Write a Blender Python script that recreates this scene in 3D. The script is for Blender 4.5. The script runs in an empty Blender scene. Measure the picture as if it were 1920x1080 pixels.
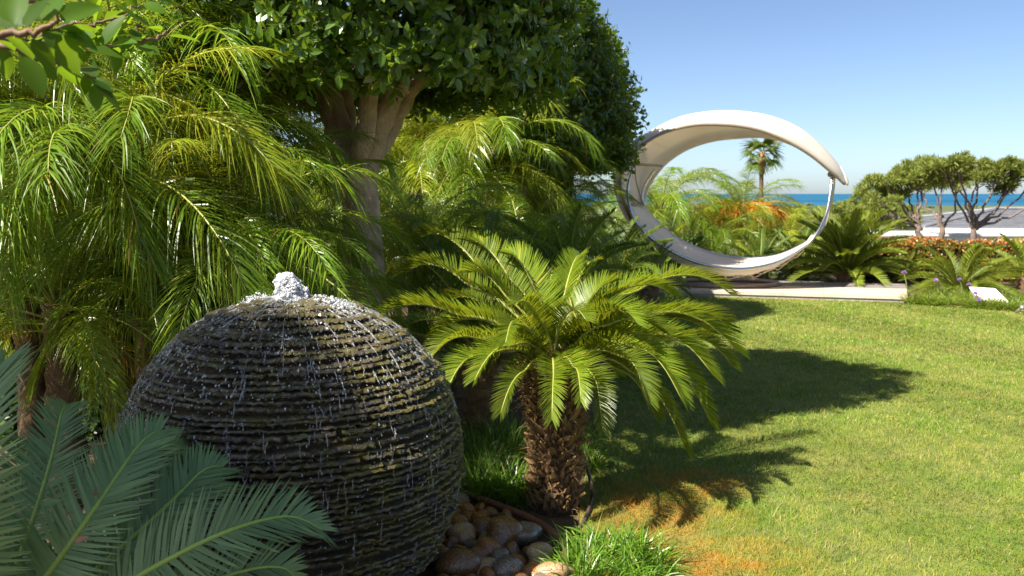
import bpy, math, random
import numpy as np
from math import radians as R, sin, cos, tan, pi

random.seed(7)
rng = np.random.default_rng(7)
SC = bpy.context.scene
COL = SC.collection

# ------------------------------------------------------------------ camera, sky, sun, exposure
F = 1663.0                      # focal length in pixels of the 1920 wide picture
HOR = 363.0                     # row of the sea horizon
PITCH = math.atan((540 - HOR) / F)
CAMZ = 1.6
cam = bpy.data.cameras.new('camera')
cam_o = bpy.data.objects.new('camera', cam)
COL.objects.link(cam_o)
cam.sensor_width = 36.0
cam.lens = 36.0 * F / 1920.0
cam.clip_start = 0.05
cam.clip_end = 200000.0
cam_o.location = (0, 0, CAMZ)
cam_o.rotation_euler = (pi / 2 - PITCH, 0, 0)
cam.dof.use_dof = True
cam.dof.focus_distance = 3.5
cam.dof.aperture_fstop = 5.6
SC.camera = cam_o

SUN_EL = R(48.0)
SUN_H = np.array([0.80, 0.60])           # the way shadows run over the ground
SUN_H = SUN_H / np.linalg.norm(SUN_H)
world = bpy.data.worlds.new('World')
SC.world = world
world.use_nodes = True
wn = world.node_tree
bg = wn.nodes['Background']
sky = wn.nodes.new('ShaderNodeTexSky')
sky.sky_type = 'NISHITA'
sky.sun_disc = False
sky.sun_elevation = SUN_EL
sky.sun_rotation = math.atan2(-SUN_H[0], -SUN_H[1])
sky.altitude = 0.0
sky.air_density = 0.62
sky.dust_density = 0.75
sky.ozone_density = 2.2
wn.links.new(sky.outputs['Color'], bg.inputs['Color'])
bg.inputs['Strength'].default_value = 0.069
sun = bpy.data.lights.new('sun', 'SUN')
sun.energy = 5.0
sun.angle = R(0.53)
sun.color = (1.0, 0.93, 0.82)
sun_o = bpy.data.objects.new('sun', sun)
COL.objects.link(sun_o)
sun_o.rotation_euler = (pi / 2 - SUN_EL, 0, math.atan2(SUN_H[1], SUN_H[0]) - pi / 2)
SC.view_settings.view_transform = 'Standard'
SC.view_settings.look = 'None'
SC.view_settings.exposure = 1.35
SC.view_settings.gamma = 1.0
SC.render.engine = 'CYCLES'
SC.cycles.max_bounces = 6
SC.cycles.diffuse_bounces = 4
SC.cycles.glossy_bounces = 3
SC.cycles.transmission_bounces = 3
SC.cycles.transparent_max_bounces = 4
SC.cycles.use_denoising = True


# ------------------------------------------------------------------ placing helpers
def P(px, py, zc):
    """point seen at pixel (px, py) of the 1920x1080 picture at distance zc along the lens axis"""
    x = (px - 960) / F * zc
    v = (540 - py) / F * zc
    return np.array([x, zc * cos(PITCH) + v * sin(PITCH), CAMZ - zc * sin(PITCH) + v * cos(PITCH)])


def G(px, py, z=0.0):
    """point of the level z seen at a pixel"""
    a = P(px, py, 1.0) - np.array([0, 0, CAMZ])
    t = (z - CAMZ) / a[2]
    return np.array([0, 0, CAMZ]) + a * t


def nrm(v):
    v = np.asarray(v, float)
    return v / np.maximum(np.linalg.norm(v, axis=-1, keepdims=True), 1e-9)


def spline(pts, n):
    """Catmull-Rom through the points"""
    p = np.asarray(pts, float)
    q = np.vstack([2 * p[0] - p[1], p, 2 * p[-1] - p[-2]])
    out = []
    m = len(p) - 1
    for u in np.linspace(0, m, n):
        i = min(int(u), m - 1)
        t = u - i
        a, b, c, d = q[i], q[i + 1], q[i + 2], q[i + 3]
        out.append(0.5 * (2 * b + (c - a) * t + (2 * a - 5 * b + 4 * c - d) * t * t + (3 * b - a - 3 * c + d) * t ** 3))
    return np.array(out)


# ------------------------------------------------------------------ mesh helpers
class MB:
    """collects vertices and faces"""
    def __init__(self):
        self.v, self.f, self.n = [], [], 0

    def add(self, V, Fs):
        V = np.asarray(V, float).reshape(-1, 3)
        if not isinstance(Fs, list):
            Fs = [Fs]
        for a in Fs:
            a = np.asarray(a, int)
            if a.size:
                self.f.append(a + self.n)
        self.v.append(V)
        self.n += len(V)
        return self

    def mesh(self, name, mat, smooth=False):
        me = bpy.data.meshes.new(name)
        V = np.vstack(self.v)
        me.vertices.add(len(V))
        me.vertices.foreach_set('co', V.astype(np.float32).ravel())
        loops = np.concatenate([a.ravel() for a in self.f])
        tot = np.concatenate([np.full(len(a), a.shape[1]) for a in self.f])
        start = np.concatenate([[0], np.cumsum(tot)[:-1]])
        me.loops.add(len(loops))
        me.loops.foreach_set('vertex_index', loops.astype(np.int32))
        me.polygons.add(len(tot))
        me.polygons.foreach_set('loop_start', start.astype(np.int32))
        me.polygons.foreach_set('use_smooth', np.full(len(tot), bool(smooth)))
        me.update(calc_edges=True)
        if mat:
            me.materials.append(mat)
        return me

    def build(self, name, mat, parent=None, smooth=False):
        return link(name, self.mesh(name, mat, smooth), parent)


def link(name, data, parent=None):
    o = bpy.data.objects.new(name, data)
    COL.objects.link(o)
    if parent is not None:
        o.parent = parent
    return o


def tag(o, label=None, cat=None, group=None, kind=None):
    if label: o['label'] = label
    if cat: o['category'] = cat
    if group: o['group'] = group
    if kind: o['kind'] = kind
    return o


def empty(name, loc=(0, 0, 0), rz=0.0):
    o = link(name, None)
    o.location = loc
    o.rotation_euler = (0, 0, rz)
    o.empty_display_size = 0.1
    return o


def tube_data(pts, rad, sides=6, cap=True):
    pts = np.asarray(pts, float)
    n = len(pts)
    rad = np.broadcast_to(np.asarray(rad, float), (n,))
    t = nrm(np.gradient(pts, axis=0))
    ref = np.array([0, 0, 1.0]) if abs(t[0][2]) < 0.9 else np.array([1.0, 0, 0])
    a = nrm(np.cross(t[0], ref))
    rings = []
    for i in range(n):
        a = nrm(a - t[i] * np.dot(a, t[i]))
        b = np.cross(t[i], a)
        th = np.linspace(0, 2 * pi, sides, endpoint=False)
        rings.append(pts[i] + rad[i] * (np.outer(np.cos(th), a) + np.outer(np.sin(th), b)))
    V = np.vstack(rings)
    fs = []
    for i in range(n - 1):
        for k in range(sides):
            k2 = (k + 1) % sides
            fs.append((i * sides + k, i * sides + k2, (i + 1) * sides + k2, (i + 1) * sides + k))
    out = [np.array(fs)]
    if cap:
        out.append(np.array([list(range(sides))[::-1]]))
        out.append(np.array([[(n - 1) * sides + k for k in range(sides)]]))
    return V, out


def box_data(c, s, rz=0.0):
    c = np.asarray(c, float); s = np.asarray(s, float) / 2
    k = np.array([[-1, -1, -1], [1, -1, -1], [1, 1, -1], [-1, 1, -1], [-1, -1, 1], [1, -1, 1], [1, 1, 1], [-1, 1, 1]]) * s
    k = k @ np.array([[cos(rz), sin(rz), 0], [-sin(rz), cos(rz), 0], [0, 0, 1]])
    return k + c, np.array([[0, 3, 2, 1], [4, 5, 6, 7], [0, 1, 5, 4], [1, 2, 6, 5], [2, 3, 7, 6], [3, 0, 4, 7]])


def strips(B, D, W, Gv, L, w, prof, seg):
    """many tapering blades at once: base, direction, width vector, bend vector, length, half width"""
    n = len(B)
    L = np.broadcast_to(np.asarray(L, float), (n,)); w = np.broadcast_to(np.asarray(w, float), (n,))
    s = np.linspace(0, 1, seg + 1)
    ctr = B[:, None, :] + D[:, None, :] * (L[:, None] * s)[..., None] + Gv[:, None, :] * (L[:, None] * s ** 2)[..., None]
    hw = w[:, None] * np.interp(s, np.linspace(0, 1, len(prof)), prof)[None, :]
    l = ctr - W[:, None, :] * hw[..., None]
    r = ctr + W[:, None, :] * hw[..., None]
    V = np.stack([l, r], axis=2).reshape(n * (seg + 1) * 2, 3)
    base = (np.arange(n) * (seg + 1) * 2)[:, None] + (np.arange(seg) * 2)[None, :]
    base = base.ravel()
    return V, np.stack([base, base + 1, base + 3, base + 2], axis=1)


def leaf_data(B, D, N, L, w, fold=0.25, curl=0.12):
    """broad leaves: base, direction along midrib, normal; 8 triangles each"""
    n = len(B)
    D = nrm(D); S = nrm(np.cross(D, N)); N = np.cross(S, D)
    L = np.broadcast_to(np.asarray(L, float), (n,))[:, None]
    w = np.broadcast_to(np.asarray(w, float), (n,))[:, None]
    def pt(t, side, up=0.0):
        return B + D * (L * t) + S * (w * side) + N * (w * abs(side) * fold + up * L - curl * L * t * t)
    V = np.stack([pt(0, 0), pt(.38, 0), pt(.72, 0), pt(1, 0), pt(.33, -.5), pt(.7, -.4), pt(.33, .5), pt(.7, .4)], axis=1)
    b = (np.arange(n) * 8)[:, None]
    tri = np.concatenate([b + np.array([[0, 6, 1]]), b + np.array([[0, 1, 4]]), b + np.array([[2, 7, 3]]), b + np.array([[2, 3, 5]])])
    quad = np.concatenate([b + np.array([[1, 6, 7, 2]]), b + np.array([[1, 2, 5, 4]])])
    return V.reshape(-1, 3), [tri, quad]


def rand_unit(n):
    return nrm(rng.normal(size=(n, 3)))


# ------------------------------------------------------------------ materials
def new_mat(name):
    m = bpy.data.materials.new(name)
    m.use_nodes = True
    nt = m.node_tree
    return m, nt, nt.nodes['Principled BSDF'], nt.nodes['Material Output']


def ramp(nt, fac, stops):
    r = nt.nodes.new('ShaderNodeValToRGB')
    el = r.color_ramp.elements
    while len(el) < len(stops):
        el.new(0.5)
    for e, (p, c) in zip(el, stops):
        e.position = p
        e.color = (*c, 1)
    nt.links.new(fac, r.inputs['Fac'])
    return r.outputs['Color']


def noise(nt, scale, detail=4, vec=None, rough=0.55):
    t = nt.nodes.new('ShaderNodeTexNoise')
    t.inputs['Scale'].default_value = scale
    t.inputs['Detail'].default_value = detail
    t.inputs['Roughness'].default_value = rough
    if vec is None:
        g = nt.nodes.new('ShaderNodeTexCoord')
        vec = g.outputs['Object']
    nt.links.new(vec, t.inputs['Vector'])
    return t.outputs['Fac']


def mixc(nt, fac, a, b, blend='MIX'):
    m = nt.nodes.new('ShaderNodeMix')
    m.data_type = 'RGBA'
    m.blend_type = blend
    for s, v in ((m.inputs[0], fac), (m.inputs[6], a), (m.inputs[7], b)):
        if isinstance(v, (int, float)):
            s.default_value = v
        elif isinstance(v, tuple):
            s.default_value = (*v, 1)
        else:
            nt.links.new(v, s)
    return m.outputs[2]


def math_n(nt, op, a, b=0.0, clamp=False):
    m = nt.nodes.new('ShaderNodeMath')
    m.operation = op
    m.use_clamp = clamp
    for s, v in ((m.inputs[0], a), (m.inputs[1], b)):
        if isinstance(v, (int, float)):
            s.default_value = v
        else:
            nt.links.new(v, s)
    return m.outputs[0]


def bump(nt, height, strength, dist, bsdf):
    b = nt.nodes.new('ShaderNodeBump')
    b.inputs['Strength'].default_value = strength
    b.inputs['Distance'].default_value = dist
    nt.links.new(height, b.inputs['Height'])
    nt.links.new(b.outputs['Normal'], bsdf.inputs['Normal'])


def leaf_mat(name, stops, trans, tfac=0.35, rough=0.38, spec=0.5, objvar=0.5):
    """stops: colours picked leaf by leaf; trans: colour of the light that shines through"""
    m, nt, p, out = new_mat(name)
    g = nt.nodes.new('ShaderNodeNewGeometry')
    col = ramp(nt, g.outputs['Random Per Island'], stops)
    oi = nt.nodes.new('ShaderNodeObjectInfo')
    v = nt.nodes.new('ShaderNodeHueSaturation')
    nt.links.new(col, v.inputs['Color'])
    mr = nt.nodes.new('ShaderNodeMapRange')
    mr.inputs['To Min'].default_value = 1 - objvar * 0.5
    mr.inputs['To Max'].default_value = 1 + objvar * 0.5
    nt.links.new(oi.outputs['Random'], mr.inputs['Value'])
    nt.links.new(mr.outputs['Result'], v.inputs['Value'])
    nt.links.new(v.outputs['Color'], p.inputs['Base Color'])
    p.inputs['Roughness'].default_value = rough
    p.inputs['Specular IOR Level'].default_value = spec
    t = nt.nodes.new('ShaderNodeBsdfTranslucent')
    tc = mixc(nt, 0.35, trans, v.outputs['Color'])
    nt.links.new(tc, t.inputs['Color'])
    mx = nt.nodes.new('ShaderNodeMixShader')
    mx.inputs[0].default_value = tfac
    nt.links.new(p.outputs[0], mx.inputs[1])
    nt.links.new(t.outputs[0], mx.inputs[2])
    nt.links.new(mx.outputs[0], out.inputs['Surface'])
    return m


def plain(name, c1, c2=None, scale=8.0, rough=0.6, bmp=0.0, bscale=None, metal=0.0, spec=0.5):
    m, nt, p, out = new_mat(name)
    if c2 is None:
        c2 = tuple(x * 0.8 for x in c1)
    n = noise(nt, scale, 5)
    nt.links.new(ramp(nt, n, [(0.35, c1), (0.65, c2)]), p.inputs['Base Color'])
    p.inputs['Roughness'].default_value = rough
    p.inputs['Metallic'].default_value = metal
    p.inputs['Specular IOR Level'].default_value = spec
    if bmp:
        bump(nt, noise(nt, bscale or scale * 4, 6), bmp, 0.02, p)
    return m


M = {}
M['cycad'] = leaf_mat('cycad_leaf', [(0, (.075, .13, .009)), (.5, (.13, .19, .011)), (.97, (.20, .25, .013)), (.98, (.40, .30, .06)), (1, (.45, .34, .1))], (.52, .56, .02), .42, .38, .4, .9)
M['cycad_blue'] = leaf_mat('cycad_leaf_blue', [(0, (.14, .225, .085)), (.6, (.195, .295, .105)), (1, (.25, .36, .13))], (.2, .36, .09), .28, .42, .5, .3)
M['cycad_dark'] = leaf_mat('cycad_leaf_dark', [(0, (.075, .135, .02)), (.96, (.13, .20, .022)), (.97, (.26, .17, .06)), (1, (.3, .2, .08))], (.28, .38, .03), .34, .4, .45)
M['cycad_far'] = leaf_mat('cycad_leaf_far', [(0, (.10, .15, .012)), (1, (.19, .23, .018))], (.42, .48, .03), .38, .45, .4)
M['rachis'] = plain('rachis', (.26, .30, .06), (.34, .33, .07), 14, .4)
M['rachis_blue'] = plain('rachis_green', (.26, .38, .06), (.32, .42, .07), 14, .4)
M['palm'] = leaf_mat('palm_leaf', [(0, (.08, .17, .012)), (.55, (.14, .25, .016)), (.95, (.25, .33, .022)), (.96, (.34, .23, .06)), (1, (.40, .28, .09))], (.50, .58, .03), .44, .30, .5, .6)
M['palm_gold'] = leaf_mat('palm_leaf_gold', [(0, (.15, .23, .013)), (.6, (.26, .33, .018)), (1, (.42, .40, .025))], (.62, .55, .03), .42, .35, .5, .5)
M['palm_dead'] = leaf_mat('palm_leaf_dead', [(0, (.30, .17, .03)), (1, (.42, .27, .05))], (.6, .3, .03), .3, .6, .2)
M['ficus'] = leaf_mat('ficus_leaf', [(0, (.045, .10, .010)), (.7, (.085, .155, .014)), (.93, (.14, .20, .018)), (1, (.24, .27, .025))], (.30, .44, .02), .34, .27, .6)
M['ficus_far'] = leaf_mat('ficus_far_leaf', [(0, (.045, .10, .009)), (.7, (.085, .155, .013)), (1, (.18, .23, .02))], (.34, .46, .02), .38, .33, .5)
M['hedge'] = leaf_mat('hedge_leaf', [(0, (.03, .07, .01)), (1, (.075, .13, .018))], (.2, .3, .02), .25, .4, .4)
M['photinia'] = leaf_mat('photinia_leaf', [(0, (.07, .11, .012)), (.3, (.20, .18, .02)), (.5, (.42, .16, .02)), (1, (.50, .10, .035))], (.6, .2, .03), .3, .35, .5)
M['photinia_green'] = leaf_mat('photinia_green_leaf', [(0, (.05, .085, .01)), (.45, (.12, .14, .015)), (.75, (.30, .19, .02)), (1, (.44, .15, .03))], (.4, .35, .03), .3, .35, .5)
M['pine'] = leaf_mat('pine_needles', [(0, (.14, .18, .035)), (.6, (.21, .25, .045)), (1, (.29, .31, .07))], (.3, .36, .05), .3, .6, .2)
M['tuft'] = leaf_mat('strap_grass', [(0, (.07, .16, .014)), (.7, (.12, .24, .02)), (.95, (.20, .28, .03)), (1, (.42, .36, .14))], (.30, .48, .03), .35, .35, .5)
M['border_grass'] = leaf_mat('border_grass', [(0, (.12, .21, .015)), (.7, (.2, .28, .025)), (1, (.38, .34, .10))], (.34, .46, .04), .35, .45, .4)
M['bark_ficus'] = plain('bark_ficus', (.62, .44, .28), (.36, .235, .14), 7, .8, .9, 34)
M['bark_palm'] = plain('bark_palm', (.20, .12, .065), (.10, .06, .03), 16, .9, .8, 40)
M['bark_pine'] = plain('bark_pine', (.20, .15, .12), (.12, .085, .065), 3, .9, .5, 18)
M['twig'] = plain('twig', (.19, .11, .06), (.12, .07, .035), 20, .7)
M['scale'] = leaf_mat('leaf_base', [(0, (.10, .055, .022)), (.6, (.19, .115, .05)), (1, (.30, .21, .115))], (.1, .05, .02), .03, .8, .2, .9)
M['core'] = plain('trunk_core', (.07, .038, .016), (.035, .02, .01), 20, .95, .6, 60)
M['fibre'] = leaf_mat('trunk_fibre', [(0, (.20, .10, .035)), (1, (.34, .22, .11))], (.3, .15, .05), .2, .7, .2)


# ------------------------------------------------------------------ terrain
def ground_z(x, y):
    x = np.asarray(x, float); y = np.asarray(y, float)
    d = np.maximum(y - 17.0, 0)
    z = -np.interp(d, [0, 3, 25, 60, 300, 1500, 3100, 3400], [0, .15, 2.6, 7, 33, 37, 38.6, 45])
    z = z + np.where(d > 60, 1.3 * np.sin(x * .011 + 1) * np.sin(y * .007) * np.clip((d - 60) / 200, 0, 1) * np.clip((3000 - d) / 500, 0, 1), 0)
    return z


def make_ground():
    ys = np.concatenate([np.linspace(-12, 16, 15), np.linspace(17, 45, 15), np.linspace(50, 140, 12), np.geomspace(160, 3420, 26)])
    u = np.linspace(-1, 1, 41)
    V = []
    for y in ys:
        half = 14 + max(y, 0) * 1.15
        x = u * half
        V.append(np.stack([x, np.full_like(x, y), ground_z(x, np.full_like(x, y)) - .012], 1))
    V = np.vstack(V)
    fs = []
    m = len(u)
    for i in range(len(ys) - 1):
        for k in range(m - 1):
            fs.append((i * m + k, i * m + k + 1, (i + 1) * m + k + 1, (i + 1) * m + k))
    mt, nt, p, out = new_mat('soil')
    g = nt.nodes.new('ShaderNodeNewGeometry')
    sep = nt.nodes.new('ShaderNodeSeparateXYZ')
    nt.links.new(g.outputs['Position'], sep.inputs[0])
    far = nt.nodes.new('ShaderNodeMapRange')
    far.inputs['From Min'].default_value = 20; far.inputs['From Max'].default_value = 40
    nt.links.new(sep.outputs['Y'], far.inputs['Value'])
    soil = ramp(nt, noise(nt, 9, 6, g.outputs['Position']), [(.3, (.045, .028, .015)), (.7, (.12, .075, .04))])
    wild = ramp(nt, noise(nt, .012, 8, g.outputs['Position'], .7), [(.3, (.045, .065, .022)), (.55, (.085, .105, .035)), (.75, (.16, .14, .07))])
    nt.links.new(mixc(nt, far.outputs[0], soil, wild), p.inputs['Base Color'])
    p.inputs['Roughness'].default_value = .95
    bump(nt, noise(nt, 22, 6, g.outputs['Position']), .6, .03, p)
    o = MB().add(V, np.array(fs)).build('ground', mt, smooth=True)
    tag(o, 'dark soil of the planting beds and scrub land running down to the sea', 'ground', kind='structure')

    s = 120000.0
    ms, nt, p, out = new_mat('sea_water')
    g = nt.nodes.new('ShaderNodeNewGeometry')
    mp = nt.nodes.new('ShaderNodeMapping')
    mp.inputs['Scale'].default_value = (.00015, .0006, 1)
    nt.links.new(g.outputs['Position'], mp.inputs['Vector'])
    nt.links.new(ramp(nt, noise(nt, 3, 4, mp.outputs[0]), [(.35, (.008, .075, .16)), (.7, (.025, .13, .21))]), p.inputs['Base Color'])
    p.inputs['Roughness'].default_value = .75
    p.inputs['Specular IOR Level'].default_value = .12
    o = MB().add([[-s, 1500, -39.5], [s, 1500, -39.5], [s, s, -39.5], [-s, s, -39.5]], np.array([[0, 1, 2, 3]])).build('sea', ms)
    tag(o, 'calm blue sea on the horizon', 'sea', kind='structure')


make_ground()

# lawn outline (x, y), clockwise from the near left
TR = G(1040, 950)                           # foot of the big cycad
FC = np.array([-0.90, 3.60])                # centre of the fountain
lawn_left = spline([(.62, 1.0), (.40, 3.0), (.33, 3.75), (.33, 4.2), (.38, 4.7), (.50, 5.4), (.8, 7.2), (1.3, 10.2), (1.9, 14.2)], 40)
lawn_far = np.array([G(1702, 570)[:2] + [0, .25], G(1702, 572)[:2], G(1780, 577)[:2], G(1860, 582)[:2], G(1925, 588)[:2], (13, 8.6)])


def lawn_left_x(y):
    return np.interp(y, lawn_left[:, 1], lawn_left[:, 0])


def lawn_far_y(x):
    return np.interp(x, [1.2, 5.6, 5.75, 6.9, 13], [14.3, 13.12, 12.8, 11.85, 8.6])


def make_lawn():
    out = np.vstack([lawn_left, lawn_far, [(13, 1.0)]])
    # sheet in strips so that it is not one huge n-gon
    ys = np.linspace(1.0, 14.2, 34)
    V, fs = [], []
    nx = 24
    for y in ys:
        x0 = lawn_left_x(y)
        xs = np.linspace(x0, 13, nx)
        yy = np.minimum(y, lawn_far_y(xs))
        V.append(np.stack([xs, yy, np.full(nx, .004)], 1))
    for i in range(len(ys) - 1):
        for k in range(nx - 1):
            fs.append((i * nx + k, i * nx + k + 1, (i + 1) * nx + k + 1, (i + 1) * nx + k))

    def colour(nt, dark):
        g = nt.nodes.new('ShaderNodeNewGeometry')
        pos = g.outputs['Position']
        green = ramp(nt, g.outputs['Random Per Island'], [(0, (.075, .17, .008)), (.4, (.13, .24, .010)), (.76, (.20, .285, .015)), (.9, (.38, .32, .08)), (1, (.55, .42, .2))])
        patch = ramp(nt, noise(nt, 1.4, 5, pos, .7), [(.40, (0, 0, 0)), (.64, (1, 1, 1))])
        dry = mixc(nt, math_n(nt, 'MULTIPLY', patch, .45), green, (.36, .30, .09))
        fine = ramp(nt, noise(nt, 7, 6, pos, .75), [(.36, (.62, .70, .6)), (.5, (1, 1, 1)), (.66, (1.3, 1.18, 1.0))])
        dry = mixc(nt, 1.0, dry, fine, 'MULTIPLY')
        # rusty stained turf beside the cycad
        stain = None
        for (sx, sy, rad) in ((0.80, 3.62, .62), (.72, 4.35, .55), (1.02, 4.75, .38), (.55, 3.9, .45)):
            d = nt.nodes.new('ShaderNodeVectorMath'); d.operation = 'DISTANCE'
            nt.links.new(pos, d.inputs[0]); d.inputs[1].default_value = (sx, sy, 0)
            m_ = nt.nodes.new('ShaderNodeMapRange'); m_.inputs['From Min'].default_value = rad; m_.inputs['From Max'].default_value = rad * .25
            nt.links.new(d.outputs['Value'], m_.inputs['Value'])
            stain = m_.outputs[0] if stain is None else math_n(nt, 'MAXIMUM', stain, m_.outputs[0])
        brk = ramp(nt, noise(nt, 5.5, 6, pos, .7), [(.36, (0, 0, 0)), (.58, (1, 1, 1))])
        st = math_n(nt, 'MULTIPLY', stain, brk)
        return mixc(nt, math_n(nt, 'MULTIPLY', st, .85), dry, (.50, .21, .012)), pos

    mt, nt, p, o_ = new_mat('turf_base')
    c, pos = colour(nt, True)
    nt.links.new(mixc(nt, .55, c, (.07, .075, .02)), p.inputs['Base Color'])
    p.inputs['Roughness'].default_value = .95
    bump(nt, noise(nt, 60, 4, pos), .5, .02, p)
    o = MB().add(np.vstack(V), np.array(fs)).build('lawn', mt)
    tag(o, 'broad mown lawn in front of the terrace', 'lawn', kind='structure')

    mb, nt, p, o_ = new_mat('grass_blades')
    c, pos = colour(nt, False)
    nt.links.new(c, p.inputs['Base Color'])
    p.inputs['Roughness'].default_value = .5
    p.inputs['Specular IOR Level'].default_value = .3
    t = nt.nodes.new('ShaderNodeBsdfTranslucent')
    nt.links.new(c, t.inputs['Color'])
    mx = nt.nodes.new('ShaderNodeMixShader'); mx.inputs[0].default_value = .3
    nt.links.new(p.outputs[0], mx.inputs[1]); nt.links.new(t.outputs[0], mx.inputs[2])
    nt.links.new(mx.outputs[0], o_.inputs['Surface'])
    allb = MB()
    for (y0, y1, dens, hw, hh) in ((2.6, 4.2, 9500, .0014, .029), (4.2, 6, 7200, .0016, .029), (6, 8.5, 4900, .0022, .028), (8.5, 14.3, 2700, .0036, .027)):
        xm = .60 * y1 + 1.3
        n = int((y1 - y0) * xm * dens)
        x = rng.uniform(.3, xm, n); y = rng.uniform(y0, y1, n)
        keep = (x > lawn_left_x(y) + rng.normal(0, .03, n)) & (y < lawn_far_y(x)) & (x < .6 * y + 1.3)
        x, y = x[keep], y[keep]
        n = len(x)
        az = rng.uniform(0, 2 * pi, n)
        tilt = np.abs(rng.normal(0, .55, n))
        D = np.stack([np.cos(az) * np.sin(tilt), np.sin(az) * np.sin(tilt), np.cos(tilt)], 1)
        stripe = np.sign(np.sin(2 * pi * (x * .96 + y * .28) / 1.9))
        D = nrm(D + np.stack([stripe * .10, stripe * .34, np.zeros(n)], 1))
        wz = rng.uniform(0, 2 * pi, n)
        W = np.stack([np.cos(wz), np.sin(wz), np.zeros(n)], 1)
        clump = .75 + .5 * (np.sin(x * 7.1 + 2 * np.sin(y * 5.3)) * np.sin(y * 8.7 + x * 2.1) * .5 + .5)
        L = hh * rng.lognormal(-.16, .32, n) * clump
        Gv = np.stack([np.cos(az), np.sin(az), -np.ones(n) * .4], 1) * rng.uniform(0, .5, n)[:, None]
        Vv, Ff = strips(np.stack([x, y, np.full(n, .003)], 1), D, W, Gv, L, hw, [1, .75, .1], 2)
        allb.add(Vv, Ff)
    o = allb.build('grass', mb)
    tag(o, 'short sunlit grass blades of the mown lawn', 'grass', kind='stuff')


make_lawn()


# ------------------------------------------------------------------ terrace behind the lawn
def prism(name, poly, z0, z1, mat, parent=None):
    n = len(poly)
    V = [(x, y, z0) for x, y in poly] + [(x, y, z1) for x, y in poly]
    fs = [np.array([[i, (i + 1) % n, n + (i + 1) % n, n + i] for i in range(n)]), np.array([list(range(n, 2 * n))])]
    return MB().add(np.array(V), fs).build(name, mat, parent)


M['cream_stone'] = plain('cream_stone', (.56, .47, .37), (.46, .38, .29), 3, .75, .25, 30)
M['grey_tile'] = plain('grey_tile', (.25, .215, .205), (.19, .165, .16), 4, .6, .2, 40)
M['riser_stone'] = plain('riser_stone', (.36, .32, .27), (.27, .24, .20), 5, .8, .3, 30)
M['white_paint'] = plain('white_paint', (.80, .77, .72), (.74, .70, .64), 2, .7, .1, 30)


def make_terrace():
    h = .10
    A = G(1702, 556, h)[:2]; Bp = G(1180, 541, h)[:2]
    C = G(1700, 541.5, h)[:2]; Dp = G(1180, 529.5, h)[:2]
    E = G(1698, 532, h)[:2]; Fp = G(1180, 517.5, h)[:2]
    ter = empty('terrace', (*((A + Fp) / 2), 0))
    bpy.context.view_layer.update()
    off = np.array([*((A + Fp) / 2)])
    tag(ter, 'low stone terrace with a cream border and grey tiled floor', 'terrace', kind='structure')
    def loc(p): return (p[0] - off[0], p[1] - off[1])
    # cream border slabs
    n = 7
    for i in range(n):
        a, b = i / n + .0003, (i + 1) / n - .0003
        q = [Bp + (A - Bp) * a, Bp + (A - Bp) * b, Dp + (C - Dp) * b, Dp + (C - Dp) * a]
        prism('border_slab', [loc(p) for p in q], h - .045, h, M['cream_stone'], ter)
    e = nrm(A - Bp); perp = np.array([-e[1], e[0]])
    q = [Bp + perp * .02, A + perp * .02 - e * .02, E - e * .02, Fp]
    prism('plinth', [loc(p) for p in q], -.02, h - .045, M['riser_stone'], ter)
    rows, cols = 3, 14
    for j in range(rows):
        for i in range(cols):
            a, b = i / cols + .0009, (i + 1) / cols - .0009
            c, d = j / rows + .006, (j + 1) / rows - .006
            def Q(u, v):
                lo = Dp + (C - Dp) * u; hi = Fp + (E - Fp) * u
                return lo + (hi - lo) * v
            prism('floor_tile', [loc(p) for p in (Q(a, c), Q(b, c), Q(b, d), Q(a, d))], h - .045, h - .004 + .002 * ((i + j) % 2), M['grey_tile'], ter)


make_terrace()


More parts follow.
